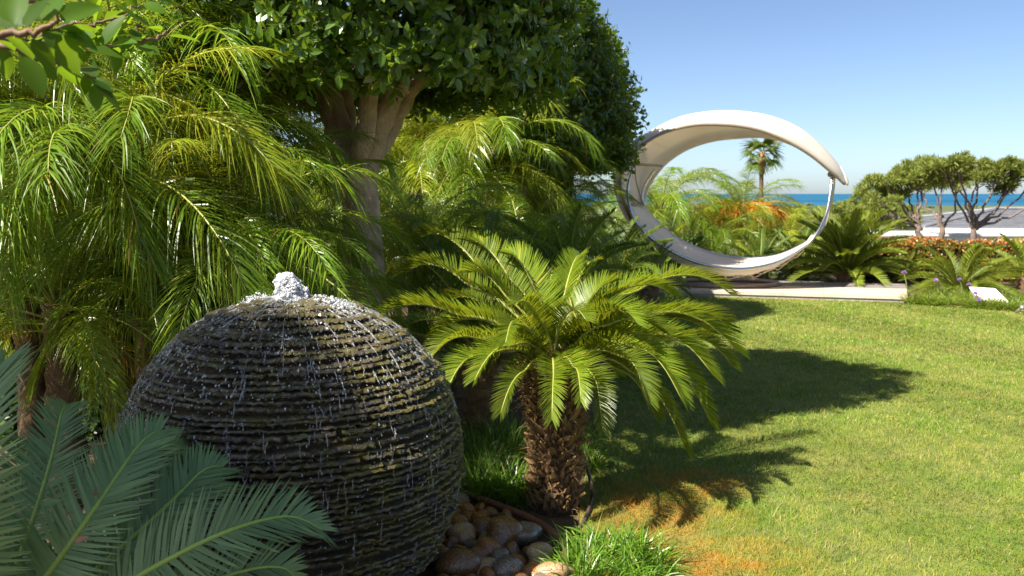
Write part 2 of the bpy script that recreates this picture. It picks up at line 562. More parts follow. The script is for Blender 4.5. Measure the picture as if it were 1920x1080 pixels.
# ------------------------------------------------------------------ fronds
def frond_mesh(name, curve, kind, mat, rmat, seed=0, side=None, scale=1.0, nl=None, vee=None, wide=1.0):
    """curve: points of the rachis from base to tip; returns (leaflet mesh, rachis mesh)"""
    r = np.random.default_rng(seed)
    curve = np.asarray(curve, float)
    seg = np.linalg.norm(np.diff(curve, axis=0), axis=1)
    cum = np.concatenate([[0], np.cumsum(seg)]); tot = cum[-1]
    T = nrm(np.gradient(curve, axis=0))
    if side is None:
        h = curve[-1] - curve[0]; h[2] = 0
        side = nrm(np.cross(h, [0, 0, 1.0]))
    side = np.asarray(side, float)
    mb = MB()
    if kind == 'cycad':
        nl = nl or 84
        s0, a0, a1, vv = .10, 80, 32, R(40) if vee is None else vee
        lens = ([0, .12, .3, .6, .85, 1], [.3, .75, 1, 1, .85, .5]); ll = .142 * scale; hw = .0031 * scale * wide; segn = 2
        prof = [.8, 1, .08]
    else:
        nl = nl or 92
        s0, a0, a1, vv = .16, 68, 30, R(22) if vee is None else vee
        lens = ([0, .15, .4, .7, .9, 1], [.55, .9, 1, .9, .7, .5]); ll = .27 * scale; hw = .0037 * scale; segn = 4
        prof = [.45, 1, .85, .5, .05]
    for sg in (-1, 1):
        s = np.linspace(s0, .995, nl) + r.normal(0, .25 / nl, nl)
        s = np.clip(s, s0, 1)
        d = s * tot
        B = np.stack([np.interp(d, cum, curve[:, k]) for k in range(3)], 1)
        t = nrm(np.stack([np.interp(d, cum, T[:, k]) for k in range(3)], 1))
        S = nrm(side[None, :] - t * (t @ side)[:, None]) * sg
        N = np.cross(S * sg, t)                                       # frond normal
        ang = np.radians(a0 + (a1 - a0) * ((s - s0) / (1 - s0)) ** 1.3) + r.normal(0, .06 if kind == 'cycad' else .13, nl)
        v = vv + r.normal(0, .05 if kind == 'cycad' else .22, nl)
        out = S * np.cos(v)[:, None] + N * np.sin(v)[:, None]
        D = nrm(t * np.cos(ang)[:, None] + out * np.sin(ang)[:, None])
        W = nrm(np.cross(D, np.cross(t, out)))
        L = ll * np.interp(s, *lens) * r.uniform(.9, 1.08, nl)
        if kind == 'cycad':
            Gv = t * .06 - N * .10 + np.array([0, 0, -.03])
        else:
            Gv = np.array([0, 0, -1.0])[None, :] * r.uniform(.35, 1.0, nl)[:, None] + t * .1 + r.normal(0, .06, (nl, 3))
            tw = r.normal(0, .5, nl)[:, None]
            W = nrm(W * np.cos(tw) + np.cross(D, W) * np.sin(tw))
        mb.add(*strips(B, D, W, Gv, L, hw, prof, segn))
    mb.add(*tube_data(curve, np.linspace(.006, .0012, len(curve)) * scale, 3))
    me = mb.mesh(name, mat)
    rr = np.linspace(.011 if kind == 'cycad' else .009, .0022, len(curve)) * scale
    V, fs = tube_data(curve, rr, 5)
    rm = MB().add(V, fs).mesh('rachis', rmat, True)
    return me, rm


def arc(L, e0, e1, n=16, power=1.2, sway=0.0):
    """local frond line in the xz plane, leaving at elevation e0 and ending at e1 (degrees)"""
    s = np.linspace(0, 1, n)
    el = np.radians(e0 + (e1 - e0) * s ** power)
    d = np.stack([np.cos(el), sway * s, np.sin(el)], 1) * (L / (n - 1))
    p = np.cumsum(d, axis=0)
    return np.vstack([[0, 0, 0], p[:-1]])


def trunk_mesh(name, h, r0, r1, mat, bumps=.12, sides=14, lean=(0, 0), rings=22, seed=1, stubs=False):
    r = np.random.default_rng(seed)
    z = np.linspace(-.08, h, rings)
    V = []
    th = np.linspace(0, 2 * pi, sides, endpoint=False)
    for i, zz in enumerate(z):
        t = max(zz, 0) / h
        rad = (r0 + (r1 - r0) * t) * (1 + bumps * r.normal(0, .5, sides) + (bumps * .8 if (i % 2 and stubs) else 0))
        V.append(np.stack([np.cos(th) * rad + lean[0] * t * t, np.sin(th) * rad + lean[1] * t * t, np.full(sides, zz)], 1))
    fs = [(i * sides + k, i * sides + (k + 1) % sides, (i + 1) * sides + (k + 1) % sides, (i + 1) * sides + k) for i in range(rings - 1) for k in range(sides)]
    top = [[(rings - 1) * sides + k for k in range(sides)]]
    return MB().add(np.vstack(V), [np.array(fs), np.array(top)]).mesh(name, mat, True)


PALM_SETS = {}


def palm_set(key, mat, n=9, seed=50):
    """shared frond meshes of unit length about 1.35 m, by how far they droop"""
    if key in PALM_SETS:
        return PALM_SETS[key]
    out = []
    for i in range(n):
        f = i / (n - 1)
        e0 = 78 - 70 * f
        e1 = e0 - 95 - 20 * sin(i * 2.3)
        e1 = max(e1, -85)
        out.append(frond_mesh('frond', arc(1.35, e0, e1, 18, 1.25, .12 * sin(i * 1.7)), 'palm', mat, M['rachis'], seed + i, side=(0, -1, 0)))
    PALM_SETS[key] = out
    return out


def put_frond(parent, pair, loc, az, sc=1.0, roll=0.0, name='frond'):
    a = link(name, pair[0], parent)
    a.location = loc
    a.rotation_euler = (roll, 0, az)
    a.scale = (sc, sc, sc)
    b = link('rachis', pair[1], a)
    return a


def palm(px, py, zc, label, n=30, sc=1.0, keys=('palm',), seed=1, group='feathery date palms behind the fountain', trunk_r=.055, azr=None, golds=0.0, dead=0):
    r = random.Random(seed)
    top = P(px, py, zc)
    gz = float(ground_z(top[0], top[1]))
    root = empty('date_palm', (top[0], top[1], gz))
    h = top[2] - gz
    tm = trunk_mesh('trunk', h, trunk_r * 1.25, trunk_r, M['bark_palm'], .22, 12, (0, 0), max(12, int(h / .05)), seed, True)
    link('trunk', tm, root)
    ga = 2.399963
    for i in range(n):
        f = (i + .5) / n
        mat = 'palm'
        x = r.random()
        if x < golds:
            mat = 'palm_gold'
        st = palm_set(mat, M[mat], 9, 50 if mat == 'palm' else 90)
        k = min(8, max(0, int(f ** .8 * 9 + r.uniform(-.6, .6))))
        az = i * ga + r.uniform(-.3, .3) + seed
        put_frond(root, st[k], (0.02 * cos(az), .02 * sin(az), h - .12 * f), az, sc * r.uniform(.85, 1.12), r.uniform(-.25, .25))
    for i in range(dead):
        st = palm_set('palm_dead', M['palm_dead'], 9, 130)
        az = r.uniform(0, 6.28)
        o = put_frond(root, st[8], (0, 0, h - .14), az, sc * .8, r.uniform(-.3, .3))
        o['label'] = 'withered orange frond'
    tag(root, label, 'palm tree', group)
    return root


CYC_SETS = {}


def cycad_set(key, mat, rmat, n=7, seed=300):
    if key in CYC_SETS:
        return CYC_SETS[key]
    out = []
    for i in range(n):
        f = i / (n - 1)
        e0 = 80 - 72 * f
        e1 = e0 - 45 - 25 * f
        out.append(frond_mesh('frond', arc(1.0, e0, e1, 14, 1.3), 'cycad', mat, rmat, seed + i, side=(0, -1, 0), nl=74, scale=1.1, wide=1.7))
    CYC_SETS[key] = out
    return out


def cycad(px, py, zc, label, n=26, sc=1.0, key='cycad_dark', seed=1, h=None, base_z=None, flat=0.0, group='sago cycads planted in the far beds', upright=False):
    """px, py: the heart of the crown"""
    r = random.Random(seed)
    top = P(px, py, zc)
    gz = float(ground_z(top[0], top[1]))
    root = empty('sago_cycad', (top[0], top[1], gz))
    hh = max(top[2] - gz, .08)
    link('trunk', trunk_mesh('trunk', hh, .13, .15, M['bark_palm'], .2, 12, (0, 0), max(8, int(hh / .04)), seed, True), root)
    st = cycad_set(key, M[key], M['rachis'])
    for i in range(n):
        f = (i + .5) / n
        if upright: f = f ** 1.6 * .9
        k = min(6, max(0, int(f * 7 + r.uniform(-.5, .5) + flat)))
        az = i * 2.399963 + r.uniform(-.2, .2) + seed
        put_frond(root, st[k], (.05 * cos(az), .05 * sin(az), hh - .05 * f), az, sc * r.uniform(.88, 1.1), r.uniform(-.15, .15))
    tag(root, label, 'cycad', group)
    return root


# ------------------------------------------------------------------ the big cycad beside the lawn
def big_cycad():
    root = empty('sago_cycad', tuple(TR))
    tag(root, 'large sago cycad with a shaggy brown trunk and spreading sunlit fronds beside the lawn', 'cycad')
    ZC = 4.52
    heart = P(1040, 672, ZC) - TR
    h = heart[2]
    # trunk: a dark core, leaf bases in spirals, loose fibres
    prof_z = [-.06, 0, .1, .3, .5, .62, .72, .80]
    prof_r = [.120, .125, .118, .118, .135, .165, .175, .11]
    def rad(z): return np.interp(z, prof_z, prof_r)
    z = np.linspace(-.06, h + .02, 26)
    th = np.linspace(0, 2 * pi, 24, endpoint=False)
    V = np.vstack([np.stack([np.cos(th) * rad(q) * .93 + heart[0] * max(q, 0) / h, np.sin(th) * rad(q) * .93 + heart[1] * max(q, 0) / h, np.full(24, q)], 1) for q in z])
    fs = [(i * 24 + k, i * 24 + (k + 1) % 24, (i + 1) * 24 + (k + 1) % 24, (i + 1) * 24 + k) for i in range(25) for k in range(24)]
    MB().add(V, [np.array(fs), np.array([[25 * 24 + k for k in range(24)]])]).build('trunk', M['core'], root, True)
    variants = []
    for i in range(5):
        r = np.random.default_rng(i)
        w = .017 * r.uniform(.8, 1.2); L = .045 * r.uniform(.8, 1.3)
        V = np.array([[-.01, -w, -.012], [-.01, w, -.012], [-.01, w * .8, .016], [-.01, -w * .8, .016],
                      [L * .55, -w * .75, .008], [L * .55, w * .75, .008], [L * .5, w * .6, .026], [L * .5, -w * .6, .026],
                      [L, -w * .3, .034], [L, w * .3, .034], [L * .93, 0, .042]])
        V = V + r.normal(0, .0016, V.shape)
        fq = np.array([[0, 1, 5, 4], [1, 2, 6, 5], [2, 3, 7, 6], [3, 0, 4, 7], [4, 5, 9, 8]])
        ft = np.array([[5, 6, 9], [6, 10, 9], [6, 7, 10], [7, 8, 10], [7, 4, 8], [8, 9, 10]])
        variants.append(MB().add(V, [fq, ft]).mesh('leaf_base', M['scale']))
    r = random.Random(4)
    n = 300
    for i in range(n):
        q = .0 + (h - .03) * (i / n)
        az = i * 2.399963 + r.uniform(-.1, .1)
        if sin(az) > .45:                      # the side away from the lens carries every second one
            if i % 2: continue
        o = link('leaf_base', variants[i % 5], root)
        rr = rad(q) - .012
        o.location = (cos(az) * rr + heart[0] * q / h, sin(az) * rr + heart[1] * q / h, q)
        o.rotation_euler = (r.uniform(-.25, .25), r.uniform(-.55, .15), az)
        s = r.uniform(.8, 1.25)
        o.scale = (s * r.uniform(.7, 1.2), s, s)
    # fibres
    m = 2600
    q = rng.uniform(0, 1, m) ** .8 * h; az = rng.uniform(0, 2 * pi, m)
    rr = rad(q) + .008
    B = np.stack([np.cos(az) * rr + heart[0] * q / h, np.sin(az) * rr + heart[1] * q / h, q], 1)
    D = nrm(np.stack([np.cos(az), np.sin(az), rng.normal(.2, .7, m)], 1) + rng.normal(0, .35, (m, 3)))
    W = nrm(np.cross(D, rand_unit(m)))
    V, f_ = strips(B, D, W, rng.normal(0, .3, (m, 3)) + [0, 0, -.3], rng.uniform(.015, .06, m), .0011, [1, .2], 2)
    tag(MB().add(V, f_).build('fibre', M['fibre'], root), kind='stuff')
    # woolly heart
    m = 900
    u = rand_unit(m); u[:, 2] = np.abs(u[:, 2])
    V, f_ = strips(heart + u * np.array([.07, .07, .045]), nrm(u + rng.normal(0, .5, (m, 3))), nrm(np.cross(u, rand_unit(m))), u * 0, rng.uniform(.02, .07, m), .0022, [1, .1], 2)
    tag(MB().add(V, f_).build('crown_wool', M['fibre'], root), kind='stuff')
    # fronds: (mid px, mid py, depth step), (tip px, tip py, depth step), half-width factor
    FR = [
        ((905, 512, .30), (786, 428, .62), 1.25), ((884, 540, .18), (758, 496, .32), 1.2), ((862, 594, -.05), (700, 586, -.12), 1.15),
        ((900, 637, -.16), (806, 662, -.34), .95), ((912, 668, -.25), (838, 716, -.46), .9), ((984, 697, -.34), (939, 762, -.55), .82),
        ((1038, 700, -.45), (1035, 772, -.70), .85), ((1108, 702, -.36), (1130, 793, -.58), .82), ((1004, 545, .12), (950, 466, .22), 1.15),
        ((952, 560, .05), (878, 500, .05), 1.15), ((1056, 565, .22), (1088, 466, .46), 1.0), ((1066, 575, .34), (1116, 476, .62), 1.0),
        ((1056, 600, -.22), (1098, 588, -.52), .95), ((1124, 592, -.12), (1192, 596, -.30), 1.0), ((1146, 560, .10), (1262, 540, .16), 1.1),
        ((1186, 552, .42), (1370, 530, .80), 1.2), ((1216, 592, .12), (1382, 640, .20), 1.25), ((1212, 628, .0), (1338, 690, -.04), 1.2),
        ((1188, 652, -.16), (1280, 740, -.30), 1.05), ((1222, 666, .12), (1334, 780, .20), 1.1), ((1186, 700, .0), (1286, 830, .02), 1.0),
        ((972, 610, -.22), (948, 632, -.50), .9), ((1010, 590, .32), (985, 500, .72), 1.1), ((930, 590, .36), (830, 560, .70), 1.1),
        ((1120, 600, .40), (1210, 590, .80), 1.1), ((1225, 608, .26), (1372, 600, .48), 1.15), ((1096, 640, .36), (1160, 690, .72), .95),
        ((958, 528, .22), (872, 440, .45), 1.2), ((930, 610, .08), (820, 612, .10), 1.1), ((1010, 600, -.20), (968, 560, -.42), .9), ((1090, 590, .02), (1150, 520, .10), 1.05),
        ((1140, 610, -.10), (1240, 610, -.22), 1.1), ((1180, 620, .2), (1330, 606, .36), 1.15), ((1160, 668, -.2), (1215, 740, -.42), .95), ((1250, 640, .18), (1372, 668, .3), 1.1),
        ((960, 650, -.25), (890, 700, -.48), .9), ((1075, 690, -.42), (1090, 740, -.68), .8), ((1150, 690, .2), (1230, 770, .35), 1.0),
        ((985, 640, .40), (915, 680, .75), 1.0), ((1030, 560, .4), (1040, 500, .8), 1.0), ((1200, 664, .3), (1310, 720, .5), 1.1),
    ]
    rr_ = random.Random(11)
    for i, (m_, t_, w) in enumerate(FR):
        b0 = heart + np.array([rr_.uniform(-.02, .02), rr_.uniform(-.02, .02), -.01])
        mid = P(m_[0], m_[1], ZC + m_[2]) - TR
        tip = P(t_[0], t_[1], ZC + t_[2]) - TR
        # start a little way out from the heart
        d = nrm(mid - b0); b0 = b0 + d * .04
        curve = spline([b0, mid, tip], 18)
        # bend: lift between base and mid, hook at the tip
        s = np.linspace(0, 1, 18)
        Ln = np.linalg.norm(tip - b0)
        curve[:, 2] += .05 * Ln * np.sin(pi * np.clip(s * 2, 0, 1)) * 1.0 + .045 * Ln * np.sin(pi * np.clip((s - .5) * 2, 0, 1))
        curve[:, 2] -= .05 * Ln * np.clip((s - .8) / .2, 0, 1) ** 2
        hdir = tip - b0
        hdir[2] = 0
        if np.linalg.norm(hdir) < .12:
            hdir = np.array([.2, -1, 0])
        sd = nrm(np.cross(hdir, [0, 0, 1.0]))
        pair = frond_mesh('frond', curve, 'cycad', M['cycad'], M['rachis'], 700 + i, side=sd, scale=1.0 * w, nl=128, vee=R(38))
        a = link('frond', pair[0], root)
        link('rachis', pair[1], a)


big_cycad()


# ------------------------------------------------------------------ foreground cycad, bottom left
def front_cycad():
    base = P(-40, 1300, 2.35)
    base[2] = 0
    root = empty('sago_cycad', tuple(base))
    tag(root, 'blue-green sago cycad in the shade at the near left, in front of the fountain', 'cycad')
    heart = np.array([0, 0, .34])
    link('trunk', trunk_mesh('trunk', .34, .13, .15, M['bark_palm'], .2, 14, (0, 0), 12, 3, True), root)
    H = P(-40, 1300, 2.35); H[2] = .34
    FR = [
        ((150, 1005, 2.30), (300, 775, 2.55), 1.5, .9), ((380, 1030, 2.30), (600, 955, 2.50), 1.5, .9), ((270, 1000, 2.45), (415, 845, 2.70), 1.5, .9),
        ((80, 930, 2.55), (125, 728, 2.85), 1.3, .9), ((-50, 880, 2.15), (2, 640, 2.25), 1.75, .9),
        ((200, 930, 2.75), (350, 810, 3.05), 1.4, .9), ((330, 960, 2.75), (435, 885, 3.05), 1.4, .9), ((30, 960, 2.65), (60, 800, 3.0), 1.4, .9),
        ((430, 1090, 2.35), (570, 1072, 2.45), 1.2, .9),
        ((-150, 900, 2.5), (-200, 700, 2.7), 1.4, .9),
    ]
    for i, (m_, t_, w, _) in enumerate(FR):
        mid = P(*m_) - base; tip = P(*t_) - base
        b0 = H - base
        curve = spline([b0, mid, tip], 18)
        s = np.linspace(0, 1, 18)
        Ln = np.linalg.norm(tip - b0)
        curve[:, 2] += .02 * Ln * np.sin(pi * s)
        curve[:, 2] -= .06 * Ln * np.clip((s - .8) / .2, 0, 1) ** 2
        # lamina turned towards the lens
        t = nrm(tip - b0)
        view = nrm(mid + base - np.array([0, 0, CAMZ]))
        sd = nrm(np.cross(t, -view) * .75 + nrm(np.cross(t, [0, 0, 1.0])) * .35)
        pair = frond_mesh('frond', curve, 'cycad', M['cycad_blue'], M['rachis_blue'], 900 + i, side=sd, scale=1.0 * w / 1.35, nl=108, vee=R(20), wide=1.35)
        a = link('frond', pair[0], root)
        link('rachis', pair[1], a)


front_cycad()


# ------------------------------------------------------------------ the fountain: a ball of stacked slate
def make_fountain():
    cx, cy = FC
    root = empty('ball_fountain', (cx, cy, 0))
    tag(root, 'round fountain of stacked dark slate layers running with water', 'fountain')
    cz, Rr, up, dn = .53, .685, .655, .74
    mt, nt, p, out = new_mat('wet_slate')
    g = nt.nodes.new('ShaderNodeNewGeometry')
    pos = g.outputs['Position']
    base = ramp(nt, noise(nt, 16, 8, pos, .7), [(.3, (.028, .022, .016)), (.5, (.09, .068, .048)), (.72, (.22, .175, .125))])
    # moss patches, stronger towards the right hand side
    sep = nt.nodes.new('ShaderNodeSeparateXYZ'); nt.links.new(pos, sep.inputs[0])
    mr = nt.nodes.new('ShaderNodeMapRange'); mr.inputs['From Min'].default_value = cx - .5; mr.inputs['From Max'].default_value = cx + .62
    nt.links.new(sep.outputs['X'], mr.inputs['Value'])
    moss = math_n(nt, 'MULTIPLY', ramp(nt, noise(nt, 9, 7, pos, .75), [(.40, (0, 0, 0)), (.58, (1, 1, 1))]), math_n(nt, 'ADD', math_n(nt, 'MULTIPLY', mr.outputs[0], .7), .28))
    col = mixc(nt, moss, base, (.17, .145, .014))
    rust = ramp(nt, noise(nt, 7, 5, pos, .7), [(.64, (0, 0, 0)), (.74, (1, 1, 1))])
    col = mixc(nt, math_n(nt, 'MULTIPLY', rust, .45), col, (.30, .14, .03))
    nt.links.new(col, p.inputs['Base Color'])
    p.inputs['Roughness'].default_value = .3
    p.inputs['Coat Weight'].default_value = .6
    p.inputs['Coat Roughness'].default_value = .12
    bump(nt, noise(nt, 80, 7, pos, .75), 1.0, .02, p)
    n = 62
    rz = np.random.default_rng(8)
    th_ = rz.uniform(.72, 1.28, n); zs = cz - dn * .93 + np.concatenate([[0], np.cumsum(th_)]) / th_.sum() * (up * .985 + dn * .93)
    def prof(z):
        q = (z - cz) / (up if z > cz else dn)
        return Rr * math.sqrt(max(1 - abs(q) ** 2.05, 0))
    K = 300
    th = np.linspace(0, 2 * pi, K, endpoint=False)
    for i in range(n):
        z0, z1 = zs[i], zs[i + 1]
        zm = (z0 + z1) / 2
        r = np.random.default_rng(i + 20)
        nb = r.integers(9, 17)
        cuts = np.sort(r.uniform(0, K, nb)).astype(int)
        step = np.zeros(K); lift = np.zeros(K); notch = np.zeros(K)
        for c_ in cuts:
            step[c_:] = r.normal(0, .0075); lift[c_:] = r.normal(0, .0022)
            notch[c_ % K] -= .022
        fine = r.normal(0, .0048, K)
        jit = step + fine + notch + r.normal(0, .003)
        gap = (z1 - z0) * r.uniform(.16, .28)
        wob = lift + .004 * np.sin(th * r.integers(2, 5) + r.uniform(0, 6)) + r.normal(0, .0018, K)
        def ring(z, rad_, w_=1.0):
            rd = np.maximum(rad_, .004)
            return np.stack([np.cos(th) * rd, np.sin(th) * rd, z + wob * w_], 1)
        rb, rt, rm = prof(z0), prof(z1), prof(zm)
        inn = .05
        rows = [ring(z0 + gap * .5, np.full(K, max(min(rb, rm) - inn, .01))), ring(z0 + gap, rb * .3 + rm * .7 + jit - .004 + r.normal(0, .002, K)), ring(zm, rm + jit + .004 + r.normal(0, .0035, K)),
                ring(z1 - gap * .6, rm * .6 + rt * .4 + jit * .9 + .002 + r.normal(0, .003, K)), ring(z1 - gap * .2, np.full(K, max(min(rt, rm) - inn - .015, .008)))]
        V = np.vstack(rows)
        fs = [(a * K + k, a * K + (k + 1) % K, (a + 1) * K + (k + 1) % K, (a + 1) * K + k) for a in range(4) for k in range(K)]
        fl = [np.array(fs)]
        if i == n - 1:
            fl.append(np.array([[4 * K + k for k in range(K)]]))
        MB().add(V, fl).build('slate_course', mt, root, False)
    # core behind the joints
    V, fs = [], []
    zz = np.linspace(cz - dn * .95, cz + up * .95, 24)
    for z in zz:
        rd = max(prof(z) - .035, .01)
        V.append(np.stack([np.cos(th[::6]) * rd, np.sin(th[::6]) * rd, np.full(50, z)], 1))
    fs = [(a * 50 + k, a * 50 + (k + 1) % 50, (a + 1) * 50 + (k + 1) % 50, (a + 1) * 50 + k) for a in range(23) for k in range(50)]
    MB().add(np.vstack(V), [np.array(fs), np.array([[23 * 50 + k for k in range(50)]])]).build('core', M['core'], root, True)

    # water: beads and runnels over the layers
    mw, nt, p, out = new_mat('running_water')
    p.inputs['Base Color'].default_value = (.93, .95, .97, 1)
    p.inputs['Roughness'].default_value = .08
    p.inputs['IOR'].default_value = 1.33
    p.inputs['Transmission Weight'].default_value = .78
    p.inputs['Specular IOR Level'].default_value = .6
    ico = bead()
    nb = 9000
    # heights weighted to the top, in trailing streaks
    streak_az = rng.uniform(0, 2 * pi, 150)
    pick = rng.integers(0, 150, nb)
    u = rng.beta(.8, 2.6, nb)
    q = 1 - u * 1.75
    free = rng.random(nb) < np.clip(.95 - .7 * u, .12, 1)
    az = np.where(free, rng.uniform(0, 2 * pi, nb), streak_az[pick] + rng.normal(0, .016, nb) + .03 * np.sin(q * 25 + pick))
    z = cz + np.where(q > 0, q * up, q * dn)
    rd = np.array([prof(a) for a in z]) + .004 + rng.normal(0, .004, nb)
    C = np.stack([np.cos(az) * rd, np.sin(az) * rd, z], 1)
    size = np.minimum(rng.lognormal(math.log(.0014), .5, nb), .003) * np.where(q > .55, 1.2, 1)
    nrmv = nrm(np.stack([np.cos(az) * rd / Rr ** 2, np.sin(az) * rd / Rr ** 2, (z - cz) / up ** 2], 1))
    tang = nrm(np.cross(np.cross(nrmv, [0, 0, 1.0]), nrmv)); tang = np.nan_to_num(tang)
    side = np.cross(nrmv, tang)
    stretch = rng.uniform(.6, 3.2, nb)
    keep = (np.sin(az) < .35) | (z > .95)
    V0, F0 = ico
    V = C[:, None, :] + size[:, None, None] * (V0[None, :, 0:1] * side[:, None, :] + V0[None, :, 1:2] * tang[:, None, :] * stretch[:, None, None] + V0[None, :, 2:3] * nrmv[:, None, :] * .7)
    V = V[keep]
    nk = len(V)
    fs = (F0[None] + (np.arange(nk) * len(V0))[:, None, None]).reshape(-1, 3)
    tag(MB().add(V.reshape(-1, 3), fs).build('water_film', mw, root, True), kind='stuff')

    # runnels: thin threads of water hanging from ledge to ledge
    nr = 900
    az0 = streak_az[rng.integers(0, 150, nr)] + rng.normal(0, .03, nr)
    qs = 1 - rng.beta(1.0, 1.6, nr) * 1.6
    mbr = MB()
    for a_, q0 in zip(az0, qs):
        if sin(a_) > .4 and q0 < .6: continue
        ln = rng.uniform(.02, .085); m_ = 6
        qq = q0 - np.linspace(0, ln / .66, m_)
        zz_ = cz + np.where(qq > 0, qq * up, qq * dn)
        rr_ = np.array([prof(v_) for v_ in zz_]) + .007 + rng.normal(0, .0015, m_)
        aa = a_ + np.cumsum(rng.normal(0, .0035, m_))
        pts_ = np.stack([np.cos(aa) * rr_, np.sin(aa) * rr_, zz_], 1)
        mbr.add(*tube_data(pts_, np.interp(np.linspace(0, 1, m_), [0, .5, 1], [.0006, rng.uniform(.0008, .0019), .0006]), 5))
    tag(mbr.build('water_runnels', mw, root, True), kind='stuff')

    # the bubbling jet at the top
    mf, nt, p, out = new_mat('water_froth')
    p.inputs['Base Color'].default_value = (.93, .95, .97, 1)
    p.inputs['Roughness'].default_value = .1
    p.inputs['Transmission Weight'].default_value = .6
    p.inputs['IOR'].default_value = 1.33
    nb = 6500
    top = cz + up
    h = rng.uniform(0, 1, nb)
    w = np.interp(h, [0, .1, .35, .7, .92, 1], [.085, .064, .058, .047, .030, .010])
    a = rng.uniform(0, 2 * pi, nb)
    rr = w * np.sqrt(rng.uniform(.25, 1, nb))
    lob = 1 + .16 * np.sin(a * 3 + h * 7) + .1 * np.sin(a * 5 - h * 11)
    C = np.stack([np.cos(a) * rr * lob - .01 + .012 * np.sin(h * 5), np.sin(a) * rr * lob, top - .015 + h * .105], 1)
    # a second small splash to the left and a spill to the right
    ns = 330
    sp = np.stack([rng.normal(-.13, .028, ns), rng.normal(-.02, .03, ns), top - .025 + np.abs(rng.normal(0, .014, ns))], 1)
    sp2 = np.stack([rng.normal(.19, .05, ns), rng.normal(-.03, .05, ns), np.full(ns, 0.)], 1)
    sp2[:, 2] = cz + up * np.sqrt(np.maximum(1 - (sp2[:, 0] ** 2 + sp2[:, 1] ** 2) / Rr ** 2, 0)) + rng.uniform(0, .014, ns)
    C = np.vstack([C, sp, sp2])
    sz = np.concatenate([rng.lognormal(math.log(.0030), .5, nb), rng.lognormal(math.log(.0023), .45, 2 * ns)])
    V = C[:, None, :] + sz[:, None, None] * V0[None] * rng.uniform(.7, 1.35, (len(C), 1, 3))
    fs = (F0[None] + (np.arange(len(C)) * len(V0))[:, None, None]).reshape(-1, 3)
    tag(MB().add(V.reshape(-1, 3), fs).build('water_jet', mf, root, True), kind='stuff')


def bead(level=1):
    import bmesh
    bm = bmesh.new()
    bmesh.ops.create_icosphere(bm, subdivisions=level, radius=1.0)
    V = np.array([v.co[:] for v in bm.verts]); Fc = np.array([[v.index for v in f.verts] for f in bm.faces])
    bm.free()
    return V, Fc


make_fountain()


